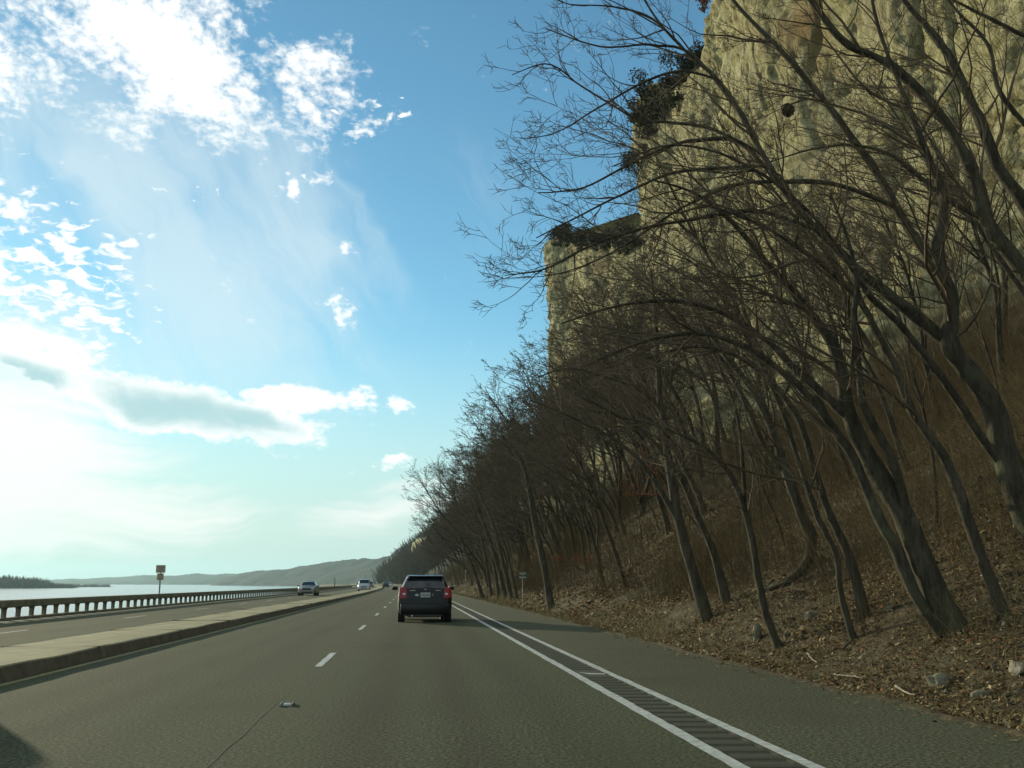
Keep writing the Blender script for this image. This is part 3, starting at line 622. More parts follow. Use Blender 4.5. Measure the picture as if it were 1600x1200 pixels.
TRACED = [
 ('twin_stem_tree', 'thick grey tree with two stems from one foot, leaning over the road shoulder', [
   [(1490, 988, 40), (1466, 940, 40), (1440, 880, 37), (1407, 800, 34), (1360, 720, 28), (1327, 650, 24), (1318, 595, 20), (1300, 533, 17), (1250, 467, 13), (1200, 410, 10), (1140, 340, 8), (1085, 300, 5), (1020, 280, 3)],
   [(1472, 990, 20), (1433, 933, 20), (1400, 857, 18), (1367, 800, 17), (1333, 717, 15), (1310, 683, 14), (1267, 623, 13), (1220, 580, 11), (1160, 540, 9), (1090, 520, 7), (1010, 530, 5), (930, 560, 3)],
   [(1330, 655, 16), (1283, 613, 14), (1233, 567, 12), (1200, 533, 10), (1130, 490, 8), (1050, 470, 6), (960, 480, 4), (880, 505, 2)],
   [(1425, 835, 16), (1397, 727, 14), (1350, 633, 12), (1343, 567, 10), (1333, 500, 9), (1340, 450, 8), (1330, 380, 6), (1300, 300, 4)]], dict()),
 ('leaning_tree', 'slim leaning tree just right of the thick two-stemmed tree', [
   [(1567, 966, 20), (1533, 873, 18), (1507, 800, 17), (1477, 720, 16), (1453, 683, 15), (1427, 647, 14), (1400, 577, 12), (1373, 523, 11), (1340, 467, 10), (1277, 410, 8), (1200, 360, 6), (1130, 330, 4), (1040, 310, 2)]], {}),
 ('forked_tree', 'largest dark tree at the right edge, forking into many arching limbs', [
   [(1650, 880, 54), (1625, 840, 48), (1593, 783, 44), (1567, 700, 38), (1547, 633, 34), (1500, 567, 32), (1480, 533, 30), (1483, 467, 22), (1462, 400, 20), (1472, 312, 15), (1453, 264, 13), (1431, 205, 11), (1400, 130, 8), (1370, 50, 6), (1350, -40, 4)],
   [(1490, 548, 20), (1467, 523, 20), (1400, 470, 18), (1350, 433, 16), (1318, 403, 15), (1270, 356, 13), (1233, 312, 12), (1190, 240, 10), (1160, 183, 9), (1116, 121, 7), (1075, 84, 5), (1031, 37, 4), (1000, -10, 3)],
   [(1464, 420, 16), (1431, 374, 15), (1402, 323, 14), (1365, 257, 13), (1321, 198, 12), (1270, 136, 11), (1222, 81, 9), (1160, 18, 7), (1120, -30, 5)],
   [(1568, 730, 14), (1517, 660, 14), (1477, 600, 13), (1440, 553, 12), (1400, 503, 11), (1360, 467, 10), (1327, 417, 8), (1270, 340, 6), (1200, 280, 5), (1120, 240, 4), (1040, 231, 3), (960, 262, 2)],
   [(1404, 325, 9), (1310, 290, 8), (1230, 285, 7), (1150, 290, 6), (1060, 330, 4.5), (960, 395, 3), (880, 430, 2), (810, 440, 1)],
   [(1235, 314, 8), (1160, 225, 7), (1090, 220, 6), (1039, 231, 5), (980, 257, 4), (907, 293, 3), (840, 300, 2)],
   [(1192, 242, 6), (1110, 200, 6), (1040, 191, 5), (995, 185, 4), (914, 136, 3), (859, 99, 2.5), (800, 115, 1.5)],
   [(1272, 358, 8), (1180, 330, 7), (1080, 345, 6), (1000, 360, 5), (920, 385, 4), (850, 420, 3), (790, 430, 1.5)],
   [(1202, 258, 6), (1120, 262, 6), (1050, 270, 5), (980, 300, 4), (900, 340, 3), (840, 370, 2)],
   [(1118, 123, 5), (1060, 110, 4.5), (1000, 130, 4), (930, 170, 3), (870, 205, 2), (815, 215, 1.5)],
   [(1077, 86, 4), (1020, 30, 4), (960, 10, 3), (890, 5, 2), (850, -15, 1.5)],
   [(1160, 185, 6), (1085, 90, 5), (1017, 73, 4), (936, 77, 3), (852, 50, 2)]], dict(dens=1.34)),
 ('arching_tree', 'tree whose curved trunk enters at the right edge below the bright rock', [
   [(1700, 560, 31), (1640, 480, 29), (1600, 425, 27), (1538, 341, 24), (1519, 271, 20), (1472, 183, 17), (1398, 106, 14), (1325, 70, 12), (1281, 18, 10), (1240, -40, 8)],
   [(1538, 345, 10), (1480, 310, 9), (1430, 270, 8), (1390, 240, 7), (1330, 225, 5), (1260, 235, 3), (1180, 260, 2)]], dict(y=13.2, dens=1.08)),
 ('steep_tree', 'tree at upper right whose trunk leaves the frame at its right edge, highest of all', [
   [(1720, 480, 27), (1650, 390, 25), (1600, 315, 23), (1563, 264, 20), (1534, 191, 18), (1508, 136, 16), (1475, 73, 13), (1431, 22, 10), (1390, -30, 8)],
   [(1640, 220, 10), (1600, 190, 9), (1562, 140, 8), (1545, 70, 7), (1500, 20, 5), (1470, -20, 4)],
   [(1660, 70, 9), (1600, 55, 8), (1555, 33, 7), (1500, 8, 5), (1450, -20, 4)]], dict(y=14.0, dens=1.06)),
 ('straight_tree', 'straight grey tree with a low fork, left of the crooked slim tree', [
   [(1106, 968, 19), (1083, 893, 17), (1067, 833, 16), (1057, 790, 14), (1047, 720, 12), (1038, 650, 11), (1033, 613, 10), (1027, 490, 7), (1020, 420, 4)],
   [(1063, 822, 9), (1035, 770, 8), (1000, 720, 7), (950, 680, 5), (890, 650, 3), (830, 625, 2)],
   [(1038, 650, 6), (1000, 610, 5), (950, 590, 4), (890, 575, 3), (840, 590, 2)]], {}),
 ('bent_tree', 'thin tree close behind the straight grey tree, bending left', [
   [(1135, 943, 14), (1113, 860, 12), (1087, 800, 10), (1060, 740, 9), (1010, 680, 7), (950, 640, 4), (890, 610, 2)]], {}),
 ('crooked_tree', 'crooked slim tree nearest the shoulder beside a pale upright stone', [
   [(1217, 1013, 14), (1197, 960, 13), (1183, 900, 12), (1173, 843, 11), (1163, 800, 10), (1140, 745, 9), (1100, 700, 7), (1040, 670, 5), (960, 650, 3)],
   [(1165, 805, 6), (1160, 720, 6), (1150, 640, 5), (1120, 560, 4), (1090, 480, 3)]], {}),
 ('thin_tree', 'thinnest wavy tree left of the thick two-stemmed tree', [
   [(1333, 1000, 11), (1313, 927, 10), (1307, 867, 10), (1280, 810, 9), (1255, 740, 8), (1225, 650, 7), (1190, 570, 5), (1150, 500, 4)]], {}),
 ('slanting_tree', 'slanting grey tree directly behind the thinnest wavy tree', [
   [(1352, 965, 17), (1333, 887, 15), (1310, 827, 13), (1297, 797, 12), (1273, 727, 11), (1253, 660, 10), (1217, 607, 9), (1160, 560, 7), (1090, 540, 5), (1010, 560, 3)]], {}),
 ('hooked_tree', 'dark tree high on the bank with a foot hooked downhill', [
   [(1232, 912, 12), (1260, 880, 14), (1267, 840, 17), (1250, 800, 17), (1228, 740, 15), (1205, 670, 13), (1180, 620, 11), (1130, 550, 9), (1080, 480, 6), (1030, 430, 4)],
   [(1228, 742, 9), (1190, 690, 8), (1150, 600, 7), (1110, 540, 5), (1060, 520, 3)]], {}),
 ('roadside_tree', 'dark tree at the shoulder just right of the small green sign', [
   [(862, 950, 11), (850, 883, 10), (838, 827, 9), (828, 770, 8), (815, 720, 6), (785, 680, 4)]], {}),
 ('pale_tree', 'pale slanting tree behind the roadside tree, up the slope', [
   [(880, 890, 9), (863, 833, 8), (847, 800, 7), (837, 773, 6), (815, 720, 4), (780, 680, 2)]], {}),
 ('curved_tree', 'small curved tree alone nearest the right of the dark hatchback', [
   [(755, 937, 5.5), (741, 893, 5), (727, 860, 4), (715, 830, 2.5)]], {}),
]
for k, (nm, lab, st, kw) in enumerate(TRACED):
    traced(nm, lab, st, seed=k, **kw)
for k, st in enumerate([[(768, 931, 5), (760, 880, 4), (750, 830, 3), (735, 780, 2)], [(779, 932, 5), (771, 880, 4.5), (760, 830, 3.5), (740, 770, 2)],
                        [(790, 934, 6), (776, 880, 6), (760, 830, 5), (740, 780, 3)], [(800, 936, 7), (786, 880, 6), (770, 820, 5), (745, 760, 3)], [(808, 936, 5), (798, 890, 4), (788, 850, 3), (770, 800, 2)]]):
    traced('clustered_tree', 'dark slim tree in the row of close trunks left of the small green sign', [st], seed=40 + k, group='close row of trunks left of the green sign', levels=3, dens=1.2)

# --- prototypes for the crowd of trees up the bank and along the road
def proto_tree(name, seed, height, lean, rad, dens=1., fork=True, levels=4, rmin=.0048):
    rg = np.random.default_rng(500 + seed); n = 14; d = np.array([-lean * .5, 0, 1.]); p = np.array([0., 0, -.4]); P = [p.copy()]
    for k in range(n):
        d = unit(d + rg.normal(scale=.09, size=3) + np.array([-lean, 0, .55]) * .16); p = p + d * height / n; P.append(p.copy())
    P = np.array(P); R = rad * (1.25 - 1.1 * np.linspace(0, 1, n + 1) ** .8); R[0] *= 1.3
    paths = [('trunk', P, R)]
    nl = 8 if fork else 2
    for k in range(nl):
        i = int(rg.integers(4, 12)); d = unit(P[i + 1] - P[i]); a = rg.uniform(.6, 1.5); az = rg.uniform(0, 6.28)
        d = unit(d + np.array([math.cos(az) * .8 - .5, math.sin(az) * .7, .0]) * a); q = P[i].copy(); Q = [q.copy()]; ln = height * rg.uniform(.38, .62) * (1 - i / 24)
        for s in range(9): d = unit(d + rg.normal(scale=.11, size=3) + np.array([-.3, 0, .16]) * .2); q = q + d * ln / 9; Q.append(q.copy())
        Q = np.array(Q); paths.append(('limb', Q, R[i] * .6 * (1 - .88 * np.linspace(0, 1, 10))))
    root = empty(name); 
    for nm, P_, R_ in paths: obj(nm, mesh_np(nm, *tubes(P_[None], R_[None], 7)), M_BARK2, root)
    obj('crown', crown_from([(P_, R_) for _, P_, R_ in paths], rg, (-.32, 0, .12), dens, 1., levels, rmin).mesh('crown'), M_TWIG, root)
    return root
def copy_tree(o, parent=None):
    c = o.copy(); COL.objects.link(c); c.parent = parent
    for ch in o.children: copy_tree(ch, c)
    return c
PROTO = [proto_tree('bare_tree', s, h, ln, r, dn) for s, h, ln, r, dn in
         ((1, 12.5, .30, .13, .98), (2, 14, .38, .15, .92), (3, 11, .22, .11, 1.05), (4, 13.5, .48, .14, .95), (5, 10, .34, .10, 1.1), (6, 15, .28, .16, .9))]
PROTO_FAR = [proto_tree('bare_tree', 10 + s, h, ln, r, dn, levels=3, rmin=.0135) for s, h, ln, r, dn in
         ((1, 13, .30, .13, 1.45), (2, 14, .40, .15, 1.4), (3, 11.5, .24, .12, 1.55), (4, 13.5, .34, .14, 1.45), (5, 15, .28, .15, 1.35))]
SAPL = [proto_tree('sapling', 20 + s, 5.5, .25, .035, 1.2, False, 3) for s in range(3)]
used = set()
def place(protos, k, x, y, z, rz, sc, label, group, cat='tree'):
    p = protos[k]; key = p.name
    if key in used: o = copy_tree(p)
    else: o = p; used.add(key)
    o.location = (x, y, z); o.rotation_euler = (0, 0, rz); o.scale = (sc, sc, sc * 1.0)
    for w in ('label', 'category', 'group'):
        if w in o: del o[w]
    return tag(o, label, cat, group)
rg = np.random.default_rng(77)
spots = []
def scatter(n, y0, y1, o0, o1, dmin, pw=1.):
    got = []
    for _ in range(n * 40):
        if len(got) >= n: break
        y = y0 + (y1 - y0) * rg.random() ** pw; o = rg.uniform(o0, o1); x = float(xr(y)) + o
        if all((x - a) ** 2 + (y - b) ** 2 > dmin ** 2 for a, b in spots): spots.append((x, y)); got.append((x, y))
    return got
for (n, y0, y1, o0, o1, dm, pw, lab, grp, s0, s1) in (
    (9, 22, 36, 9, 15.5, 2.0, 1., 'bare tree up the bank between the foreground trunks and the cliff', 'bare trees up the bank behind the foreground trunks', .62, .88),
    (60, 36, 85, 5.2, 16, 2.0, 1., 'bare tree in the thicket below the cliff beyond the straight grey tree', 'bare trees in the thicket below the cliff', .85, 1.12),
    (78, 85, 170, 4.8, 18, 2.8, 1., 'bare tree in the dense roadside wood behind the green sign', 'bare trees of the dense roadside wood', .9, 1.2),
    (72, 165, 420, 4.4, 34, 4.0, .9, 'bare tree in the far roadside wood above the hatchback', 'bare trees of the far roadside wood', .9, 1.2)):
    for x, y in scatter(n, y0, y1, o0, o1, dm, pw):
        lo_ = .66 if y < 62 else .92; sf = (.74 + .26 * float(sstep(x - float(xr(y)), 5, 12))) * (.86 if y > 165 else .98) if y > 75 else (lo_ + (1 - lo_) * float(sstep(x - float(xr(y)), 5, 13))) * .88
        PR_ = PROTO if y < 50 else PROTO_FAR; place(PR_, int(rg.integers(len(PR_))), x, y, float(land_xy(x, y)), rg.normal(0, .45) + .1, rg.uniform(s0, s1) * sf, lab, grp)
for x, y in scatter(34, 11, 60, 5.5, 15.5, 1.0, 1.):
    place(SAPL, int(rg.integers(3)), x, y, float(land_xy(x, y)) - .1, rg.uniform(-1, 1), rg.uniform(.6, 1.15), 'thin bare sapling in the brush on the leafy bank', 'saplings on the leafy bank', 'sapling')
# wood on the far bluff, too far to tell trunks apart
def far_wood(name, label, pos, hts, seed, m, kk=5, th=1.):
    rgf = np.random.default_rng(seed); P = []; R = []
    k = kk; n = len(pos)
    for j in range(k):
        d = unit(np.stack([rgf.normal(-.12, .38, n), rgf.normal(0, .38, n), np.ones(n)], -1)); h = hts * rgf.uniform(.55, 1.05, n)
        b = pos + np.array([0, 0, -.5]) + rgf.normal(scale=.15, size=(n, 3)) * hts[:, None] * .35 * np.array([1, 1, 0])
        P.append(np.stack([b, b + d * h[:, None] * .5, b + d * h[:, None]], 1)); R.append(np.stack([h * .022, h * .016, h * .004], 1) * th)
    o = obj(name, mesh_np(name, *tubes(np.concatenate(P), np.concatenate(R), 3)), m)
    return tag(o, label, 'wood', kind='stuff')
n = 2200; yy = rg.uniform(400, 790, n); oo = rg.uniform(5, 70, n); xx = xr(yy) + oo
far_wood('far_wood', 'bare woods covering the far bluff beyond the end of the road', np.stack([xx, yy, land(oo, yy)], -1), rg.uniform(9, 15, n), 5, M_TWIG, 5, 1.5)
# wooded island on the river
n = 2600; u = rg.uniform(-120, 122, n) - rg.exponential(6, n); dd = rg.uniform(1180, 1330, n); hh = np.interp(u, [-140, 0, 40, 70, 85, 125, 175], [17, 16.5, 15, 12.5, 7, 4.5, 1.5]) * rg.uniform(.75, 1.08, n)
n2 = 700; u2 = rg.uniform(70, 172, n2); dd2 = rg.uniform(1500, 1640, n2); hh2 = rg.uniform(3.5, 6.5, n2)
u = np.concatenate([u, u2]); dd = np.concatenate([dd, dd2]); hh = np.concatenate([hh, hh2])
isl = np.stack([(u - 800) / F_PX / 1.019 * dd, dd, 0 * dd + WATER_Z + .4], -1)
far_wood('island_wood', 'low wooded island on the river at the left edge', isl, hh, 6, M_TWIG, 2, 2.2)
def island(name, u0, u1, d0, d1):
    c = np.array([((u0 + u1) / 2 - 800) / F_PX / 1.019 * (d0 + d1) / 2, (d0 + d1) / 2]); rx = (u1 - u0) / 2 / F_PX * (d0 + d1) / 2 * 1.05; ry = (d1 - d0) / 2 * 1.1
    V = [(c[0], c[1], WATER_Z + 1.4)]; F = []; n = 60
    for ring, z in ((.7, 1.1), (1.0, -.6)):
        for k in range(n): a = 2 * math.pi * k / n; w = ring * (1 + .08 * math.sin(3 * a + 1)); V.append((c[0] + rx * w * math.cos(a), c[1] + ry * w * math.sin(a), WATER_Z + z))
    T = [(0, 1 + k, 1 + (k + 1) % n) for k in range(n)]; Q = [(1 + k, 1 + n + k, 1 + n + (k + 1) % n, 1 + (k + 1) % n) for k in range(n)]
    tag(obj(name, mesh_np(name, V, Q, T), M_GROUND), kind='structure')
island('island', -140, 124, 1180, 1330); island('island', 66, 174, 1500, 1640)

# ------------------------------------------------------------------ brush, litter, grass
def stems(n, y0, y1, o0, o1, h0, h1, r, pw, seed, lean=.25, thin=None):
    g = np.random.default_rng(seed); y = y0 + (y1 - y0) * g.random(n) ** pw; o = g.uniform(o0, o1, n)
    keep = fbm(np.stack([o * .25, y * .16, 0 * o], -1), 2, seed) + g.normal(0, .35, n) > -.25; y = y[keep]; o = o[keep]; n = len(y); x = xr(y) + o
    b = np.stack([x, y, land(o, y) - .05], -1); h = g.uniform(h0, h1, n) * (.75 + .5 * g.random(n))
    d = unit(np.stack([g.normal(-.18, lean, n), g.normal(0, lean, n), np.ones(n)], -1)); k = g.normal(scale=.22, size=(n, 3)) + np.array([-.1, 0, -.12])
    P = np.stack([b, b + d * h[:, None] * .5, b + (d + k * .5) * h[:, None]], 1); R = np.stack([0 * h + r, 0 * h + r * .7, 0 * h + r * .25], 1) * (.7 + .6 * g.random(n))[:, None]
    # two side twigs on each
    out = [(P, R)]
    for j in range(2):
        q = P[:, 1] * (1 - j * .5) + P[:, 2] * (j * .5); e = unit(d + g.normal(scale=.55, size=(n, 3))); l = h * g.uniform(.2, .45, n)
        out.append((np.stack([q, q + (e + g.normal(scale=.1, size=(n, 3))) * l[:, None]], 1), R[:, [0, 2]] * .6))
    return out
acc = Acc()
for args in ((14000, 9, 34, 5.6, 16.5, .5, 1.7, .0042, 1., 61), (17000, 24, 80, 4.5, 14.5, .7, 2.3, .007, 1., 62), (9000, 60, 240, 4.2, 20, 1.2, 3.4, .016, .8, 63), (3200, 6, 24, 3.9, 9, .2, .8, .0035, 1., 64)):
    for PR in stems(*args): acc.add(tubes(*PR, 3))
tag(obj('undergrowth', acc.mesh('undergrowth'), M_BRUSH), 'dry brown brush and briars covering the bank below the cliff', 'brush', kind='stuff')

def leaf_field(pos, size, seed, flat=.5):
    g = np.random.default_rng(seed); n = len(pos); a = unit(np.stack([g.normal(size=n), g.normal(size=n), g.normal(scale=flat, size=n)], -1))
    b = unit(np.cross(a, unit(np.stack([g.normal(scale=flat, size=n), g.normal(scale=flat, size=n), np.ones(n)], -1)))); s = size[:, None]
    up = np.cross(a, b) * (g.normal(scale=.25, size=n)[:, None]) * s
    V = np.stack([pos - a * s, pos + b * s * .55 + up, pos + a * s, pos - b * s * .55 + up], 1).reshape(-1, 3); i = np.arange(n) * 4
    return V, np.stack([i, i + 1, i + 2, i + 3], -1)
acc = Acc()
for n, y0, y1, o0, o1, s0, s1, sd in ((46000, 6.0, 17, PEB + .12, 11.5, .015, .04, 71), (44000, 15, 40, PEB + .25, 13, .024, .058, 72), (18000, 35, 90, PEB + .5, 11, .05, .11, 73)):
    g = np.random.default_rng(sd); y = g.uniform(y0, y1, n); o = o0 + (o1 - o0) * g.random(n) ** 1.25
    keep = (fbm(np.stack([o * .8, y * .8, 0 * o], -1), 3, sd) + g.normal(0, .3, n)) > -.45; y, o = y[keep], o[keep]; n = len(y)
    acc.add(leaf_field(np.stack([xr(y) + o, y, land(o, y) + g.uniform(.005, .05, n)], -1), g.uniform(s0, s1, n), sd))
g = np.random.default_rng(79); n = 420; y = g.uniform(6.5, 26, n); o = PEB - np.abs(g.normal(0, .22, n))
acc.add(leaf_field(np.stack([xr(y) + o, y, 0 * y + .012], -1), g.uniform(.012, .035, n), 79, .15))
tag(obj('leaf_litter', acc.mesh('leaf_litter'), M_LEAF), 'brown and russet fallen leaves spread over the bank', 'leaves', kind='stuff')

def blades(y, o, h, r, seed, lean=.5):
    g = np.random.default_rng(seed); n = len(y); b = np.stack([xr(y) + o, y, land(o, y) - .01], -1); d = unit(np.stack([g.normal(0, lean, n), g.normal(0, lean, n), np.ones(n)], -1)); k = g.normal(scale=.4, size=(n, 3)) * np.array([1, 1, .3])
    P = np.stack([b, b + d * h[:, None] * .55, b + (d + k * .6) * h[:, None]], 1); sd_ = unit(np.cross(d, g.normal(size=(n, 3)))) * r[:, None]
    V = np.stack([P[:, 0] - sd_, P[:, 0] + sd_, P[:, 1] + sd_ * .7, P[:, 1] - sd_ * .7, P[:, 2]], 1).reshape(-1, 3); i = np.arange(n) * 5
    return V, np.stack([i, i + 1, i + 2, i + 3], -1), np.stack([i + 3, i + 2, i + 4], -1)
VV = []; QQ = []; TT = []; c = 0
for n, y0, y1, o0, o1, h0, h1, r0, sd, pw in ((9000, 6, 26, PEB + .05, PEB + 1.1, .03, .13, .004, 81, 1.3), (15000, 22, 60, PEB + .02, PEB + 1.3, .05, .18, .008, 82, 1.2), (10000, 55, 160, PEB, PEB + 1.8, .08, .3, .02, 83, 1.2), (22000, 6, 34, PEB + .5, 12, .05, .26, .005, 84, 1.1)):
    g = np.random.default_rng(sd); y = g.uniform(y0, y1, n); o = o0 + (o1 - o0) * g.random(n) ** pw
    keep = fbm(np.stack([o * 1.5, y * .9, 0 * o], -1), 3, sd) + g.normal(0, .25, n) > (-.15 if sd < 84 else -.02); y, o = y[keep], o[keep]; n = len(y)
    V, Q, T = blades(y, o, g.uniform(h0, h1, n), 0 * y + r0, sd); VV.append(V); QQ.append(Q + c); TT.append(T + c); c += len(V)
tag(obj('verge_grass', mesh_np('verge_grass', np.concatenate(VV), np.concatenate(QQ), np.concatenate(TT)), M_DRYGRASS), 'dry yellow grass along the edge of the shoulder', 'grass', kind='stuff')

# ------------------------------------------------------------------ shrubs and cedars
def bush(name, label, cat, loc, rx, ry, rz, n, s0, s1, m, seed, group=None, ground=True, lumps=6):
    g = np.random.default_rng(seed); root = empty(name, loc); tag(root, label, cat, group)
    c = g.normal(size=(lumps, 3)) * np.array([rx, ry, rz]) * .42; k = g.integers(lumps, size=n); d = unit(g.normal(size=(n, 3))) * (g.random(n) ** .45)[:, None] * g.uniform(.35, .62, lumps)[k][:, None]
    P = c[k] + d * np.array([rx, ry, rz]) + np.array([0, 0, rz * .95]); P[:, 2] = np.maximum(P[:, 2], .05)
    V, Q = leaf_field(P, g.uniform(s0, s1, n), seed + 1, 1.)
    obj('foliage', mesh_np('foliage', V, Q, smooth=False), m, root)
    st = []; 
    e = c + np.array([0, 0, rz * .95]); z = np.zeros((lumps, 3)); z[:, :2] = g.normal(scale=.06, size=(lumps, 2)) * rx; z[:, 2] = -.3
    mid = (z + e) / 2 + g.normal(scale=.08, size=(lumps, 3)) * rx
    V, Q = tubes(np.stack([z, mid, e], 1), np.repeat(np.array([[.04, .03, .012]]) * max(rx, .5), lumps, 0), 5)
    obj('stem', mesh_np('stem', V, Q), M_BARK2, root)
    return root
def at(u, v, y):
    r = ray(u, v); r = r / r[1]; return (r[0] * y, y, CAM_H + r[2] * y)
p = hit_land(915, 884)
bush('russet_shrub', 'low orange leaved shrub on the slope left of the straight tree', 'shrub', p, 1.0, .9, .42, 800, .03, .065, M_REDLEAF, 301)
bush('russet_shrub', 'reddish leaved shrub in the thicket high above the bank', 'shrub', at(1000, 775, 36), 1.0, 1.0, .9, 420, .03, .06, M_REDLEAF, 302)
g = np.random.default_rng(330)
for k in range(18):                                             # along the lip of the far buttress
    i = int(len(P2) * (.16 + .46 * k / 17)); q = P2[i] - N2[i] * (2.0 + g.uniform(-.2, 1.6)); r = g.uniform(1.1, 1.9)
    bush('cedar', 'dark cedar in the clump on top of the far cliff buttress', 'cedar', (q[0], q[1], ZT2[i] - .6), r, r, r * g.uniform(.7, 1.2), 1300, .07, .20, M_CEDAR, 340 + k, 'cedars on the far buttress')
for k in range(14):                                             # along the lip of the near cliff
    i = int(len(P1) * (.50 + .30 * k / 13)); q = P1[i] - N1[i] * (2.4 + g.uniform(.0, 2.0)); r = g.uniform(1.0, 1.9)
    bush('cedar', 'dark cedar along the top edge of the near cliff', 'cedar', (q[0], q[1], ZT1[i] - .3 - g.uniform(0, 1.5)), r, r, r * g.uniform(.8, 1.4), 1500, .06, .18, M_CEDAR, 370 + k, 'cedars on the near cliff edge')
for k, (u, v) in enumerate(((1005, 150), (1000, 175), (1012, 195), (1022, 150), (1045, 135), (1035, 165), (1062, 120), (1085, 110), (1060, 150), (996, 250))):   # hanging on the corner of the near cliff
    bush('cedar', 'dark cedar clinging to the upper corner of the near cliff', 'cedar', at(u, v + 18, 81.5 - (u - 1000) * .13), 1.5, 1.3, 1.4, 1300, .05, .16, M_CEDAR, 400 + k, 'cedars clinging to the cliff corner')
bush('russet_shrub', 'tiny russet leaved shrub at the very top of the cliff', 'shrub', at(1100, 14, 70), 1.0, 1.0, .8, 500, .06, .12, M_REDLEAF, 305)
# a ball of twigs and leaves high in the branches
g = np.random.default_rng(410); root = tag(empty('squirrel_nest', at(1231, 172, 13)), 'dark ball shaped nest high among the branches before the cliff', 'nest')
d = unit(g.normal(size=(260, 3))) * g.uniform(.04, .085, 260)[:, None]; e = unit(np.cross(d, g.normal(size=(260, 3))))
obj('twig_ball', mesh_np('twig_ball', *tubes(np.stack([d - e * .06, d * 1.12, d + e * .06], 1), np.full((260, 3), .005), 3)), M_TWIG, root)
obj('leaf_lining', mesh_np('leaf_lining', *leaf_field(d * .8, np.full(260, .04), 411, 1.), smooth=False), M_BRUSH, root)

# ------------------------------------------------------------------ stones and fallen wood on the bank
def stone(label, u, v, w, h, seed, m=M_STONE, name='stone', sink=.5, group=None, cat='stone'):
    p = hit_land(u, v); s = p[1] / F_PX; rx, rz = w * s / 2, h * s / 2
    bm = bmesh.new(); bmesh.ops.create_icosphere(bm, subdivisions=3, radius=1.); V = np.array([q.co[:] for q in bm.verts])
    nrm = np.sign(V) * np.abs(V) ** .8; V = nrm * (1 + .30 * fbm(V * 1.3 + seed, 3, seed)[:, None]); V[:, 0] *= rx; V[:, 1] *= rx * .8; V[:, 2] *= rz; V[:, 2] += rz * (1 - sink)
    for q, c in zip(bm.verts, V): q.co = c
    me = bpy.data.meshes.new(name); bm.to_mesh(me); bm.free(); me.polygons.foreach_set('use_smooth', [True] * len(me.polygons)); me.set_sharp_from_angle(angle=math.radians(32))
    o = obj(name, me, m, None, p); o.rotation_euler = (0, 0, seed * 1.3); return tag(o, label, cat, group)
stone('pale flat sided stone standing upright beside the crooked slim tree', 1184, 1000, 17, 28, 1)
stone('mossy grey boulder low on the bank below the two-stemmed tree', 1472, 1072, 34, 24, 2)
stone('small white stone right of the upright stone', 1230, 995, 9, 12, 3)
stone('pale rounded block at the far right of the bank', 1592, 1052, 26, 22, 4, M_SKIN_LOG)
stone('grey stone half buried above the small white stone', 1268, 968, 18, 16, 5)
stone('grey stone beside the foot of the slanting tree', 1388, 955, 14, 9, 6)
stone('mossy stone near the shoulder at lower right', 1532, 1090, 24, 14, 7)
g = np.random.default_rng(430)
for k in range(26):
    u = g.uniform(860, 1590); v0 = np.interp(u, [860, 963, 1083, 1300, 1600], [962, 993, 1030, 1083, 1160]) - g.uniform(12, 90)
    stone('small rough stone among the fallen leaves of the bank', u, v0, g.uniform(4, 10), g.uniform(3, 7), 20 + k, group='small stones among the leaves')
def fallen(label, pts, w, seed, m=M_SKIN_LOG, group=None):
    rg_ = np.random.default_rng(seed); W = []
    for u, v in pts:
        p = hit_land(u, v); W.append((p[0], p[1], p[2] + .05))
    W = np.array(W); foot = W[0].copy(); C = smooth_path(W - foot, 14, rg_, .01); r = w * .5 * foot[1] / F_PX
    R = r * (1.05 - .6 * np.linspace(0, 1, 14)); root = tag(empty('fallen_branch', foot), label, 'branch', group)
    obj('stick', mesh_np('stick', *tubes(C[None], R[None], 6)), m, root)
    P2_, R2_ = shoots(C[None], R[None], 3, .3, .35, 40, (0, 0, .2), 3, .2, rg_, kmin=2)
    obj('side_twig', mesh_np('side_twig', *tubes(P2_, R2_, 3)), M_TWIG, root)
fallen('pale broken branch lying at the shoulder edge below the boulder', [(1400, 1080), (1416, 1090), (1432, 1096)], 4, 1)
fallen('straight pale stick lying along the shoulder edge', [(1308, 1062), (1330, 1064), (1352, 1068)], 2.5, 2)
fallen('short pale stick pointing downhill left of the straight stick', [(1262, 1028), (1268, 1036), (1275, 1042)], 3, 3)
fallen('dark fallen limb lying up the bank right of the crooked slim tree', [(1203, 925), (1222, 918), (1240, 911)], 7, 4, M_BARK2)
fallen('grey fallen branch uphill from the green sign', [(920, 945), (945, 925), (965, 905)], 4, 5, M_BARK2)
fallen('white stick lying at the foot of the green sign', [(822, 951), (830, 949)], 2.5, 6)
fallen('dead branch lying by the thinnest wavy tree', [(1318, 1022), (1328, 1008), (1340, 996)], 3.5, 7, M_BARK2)

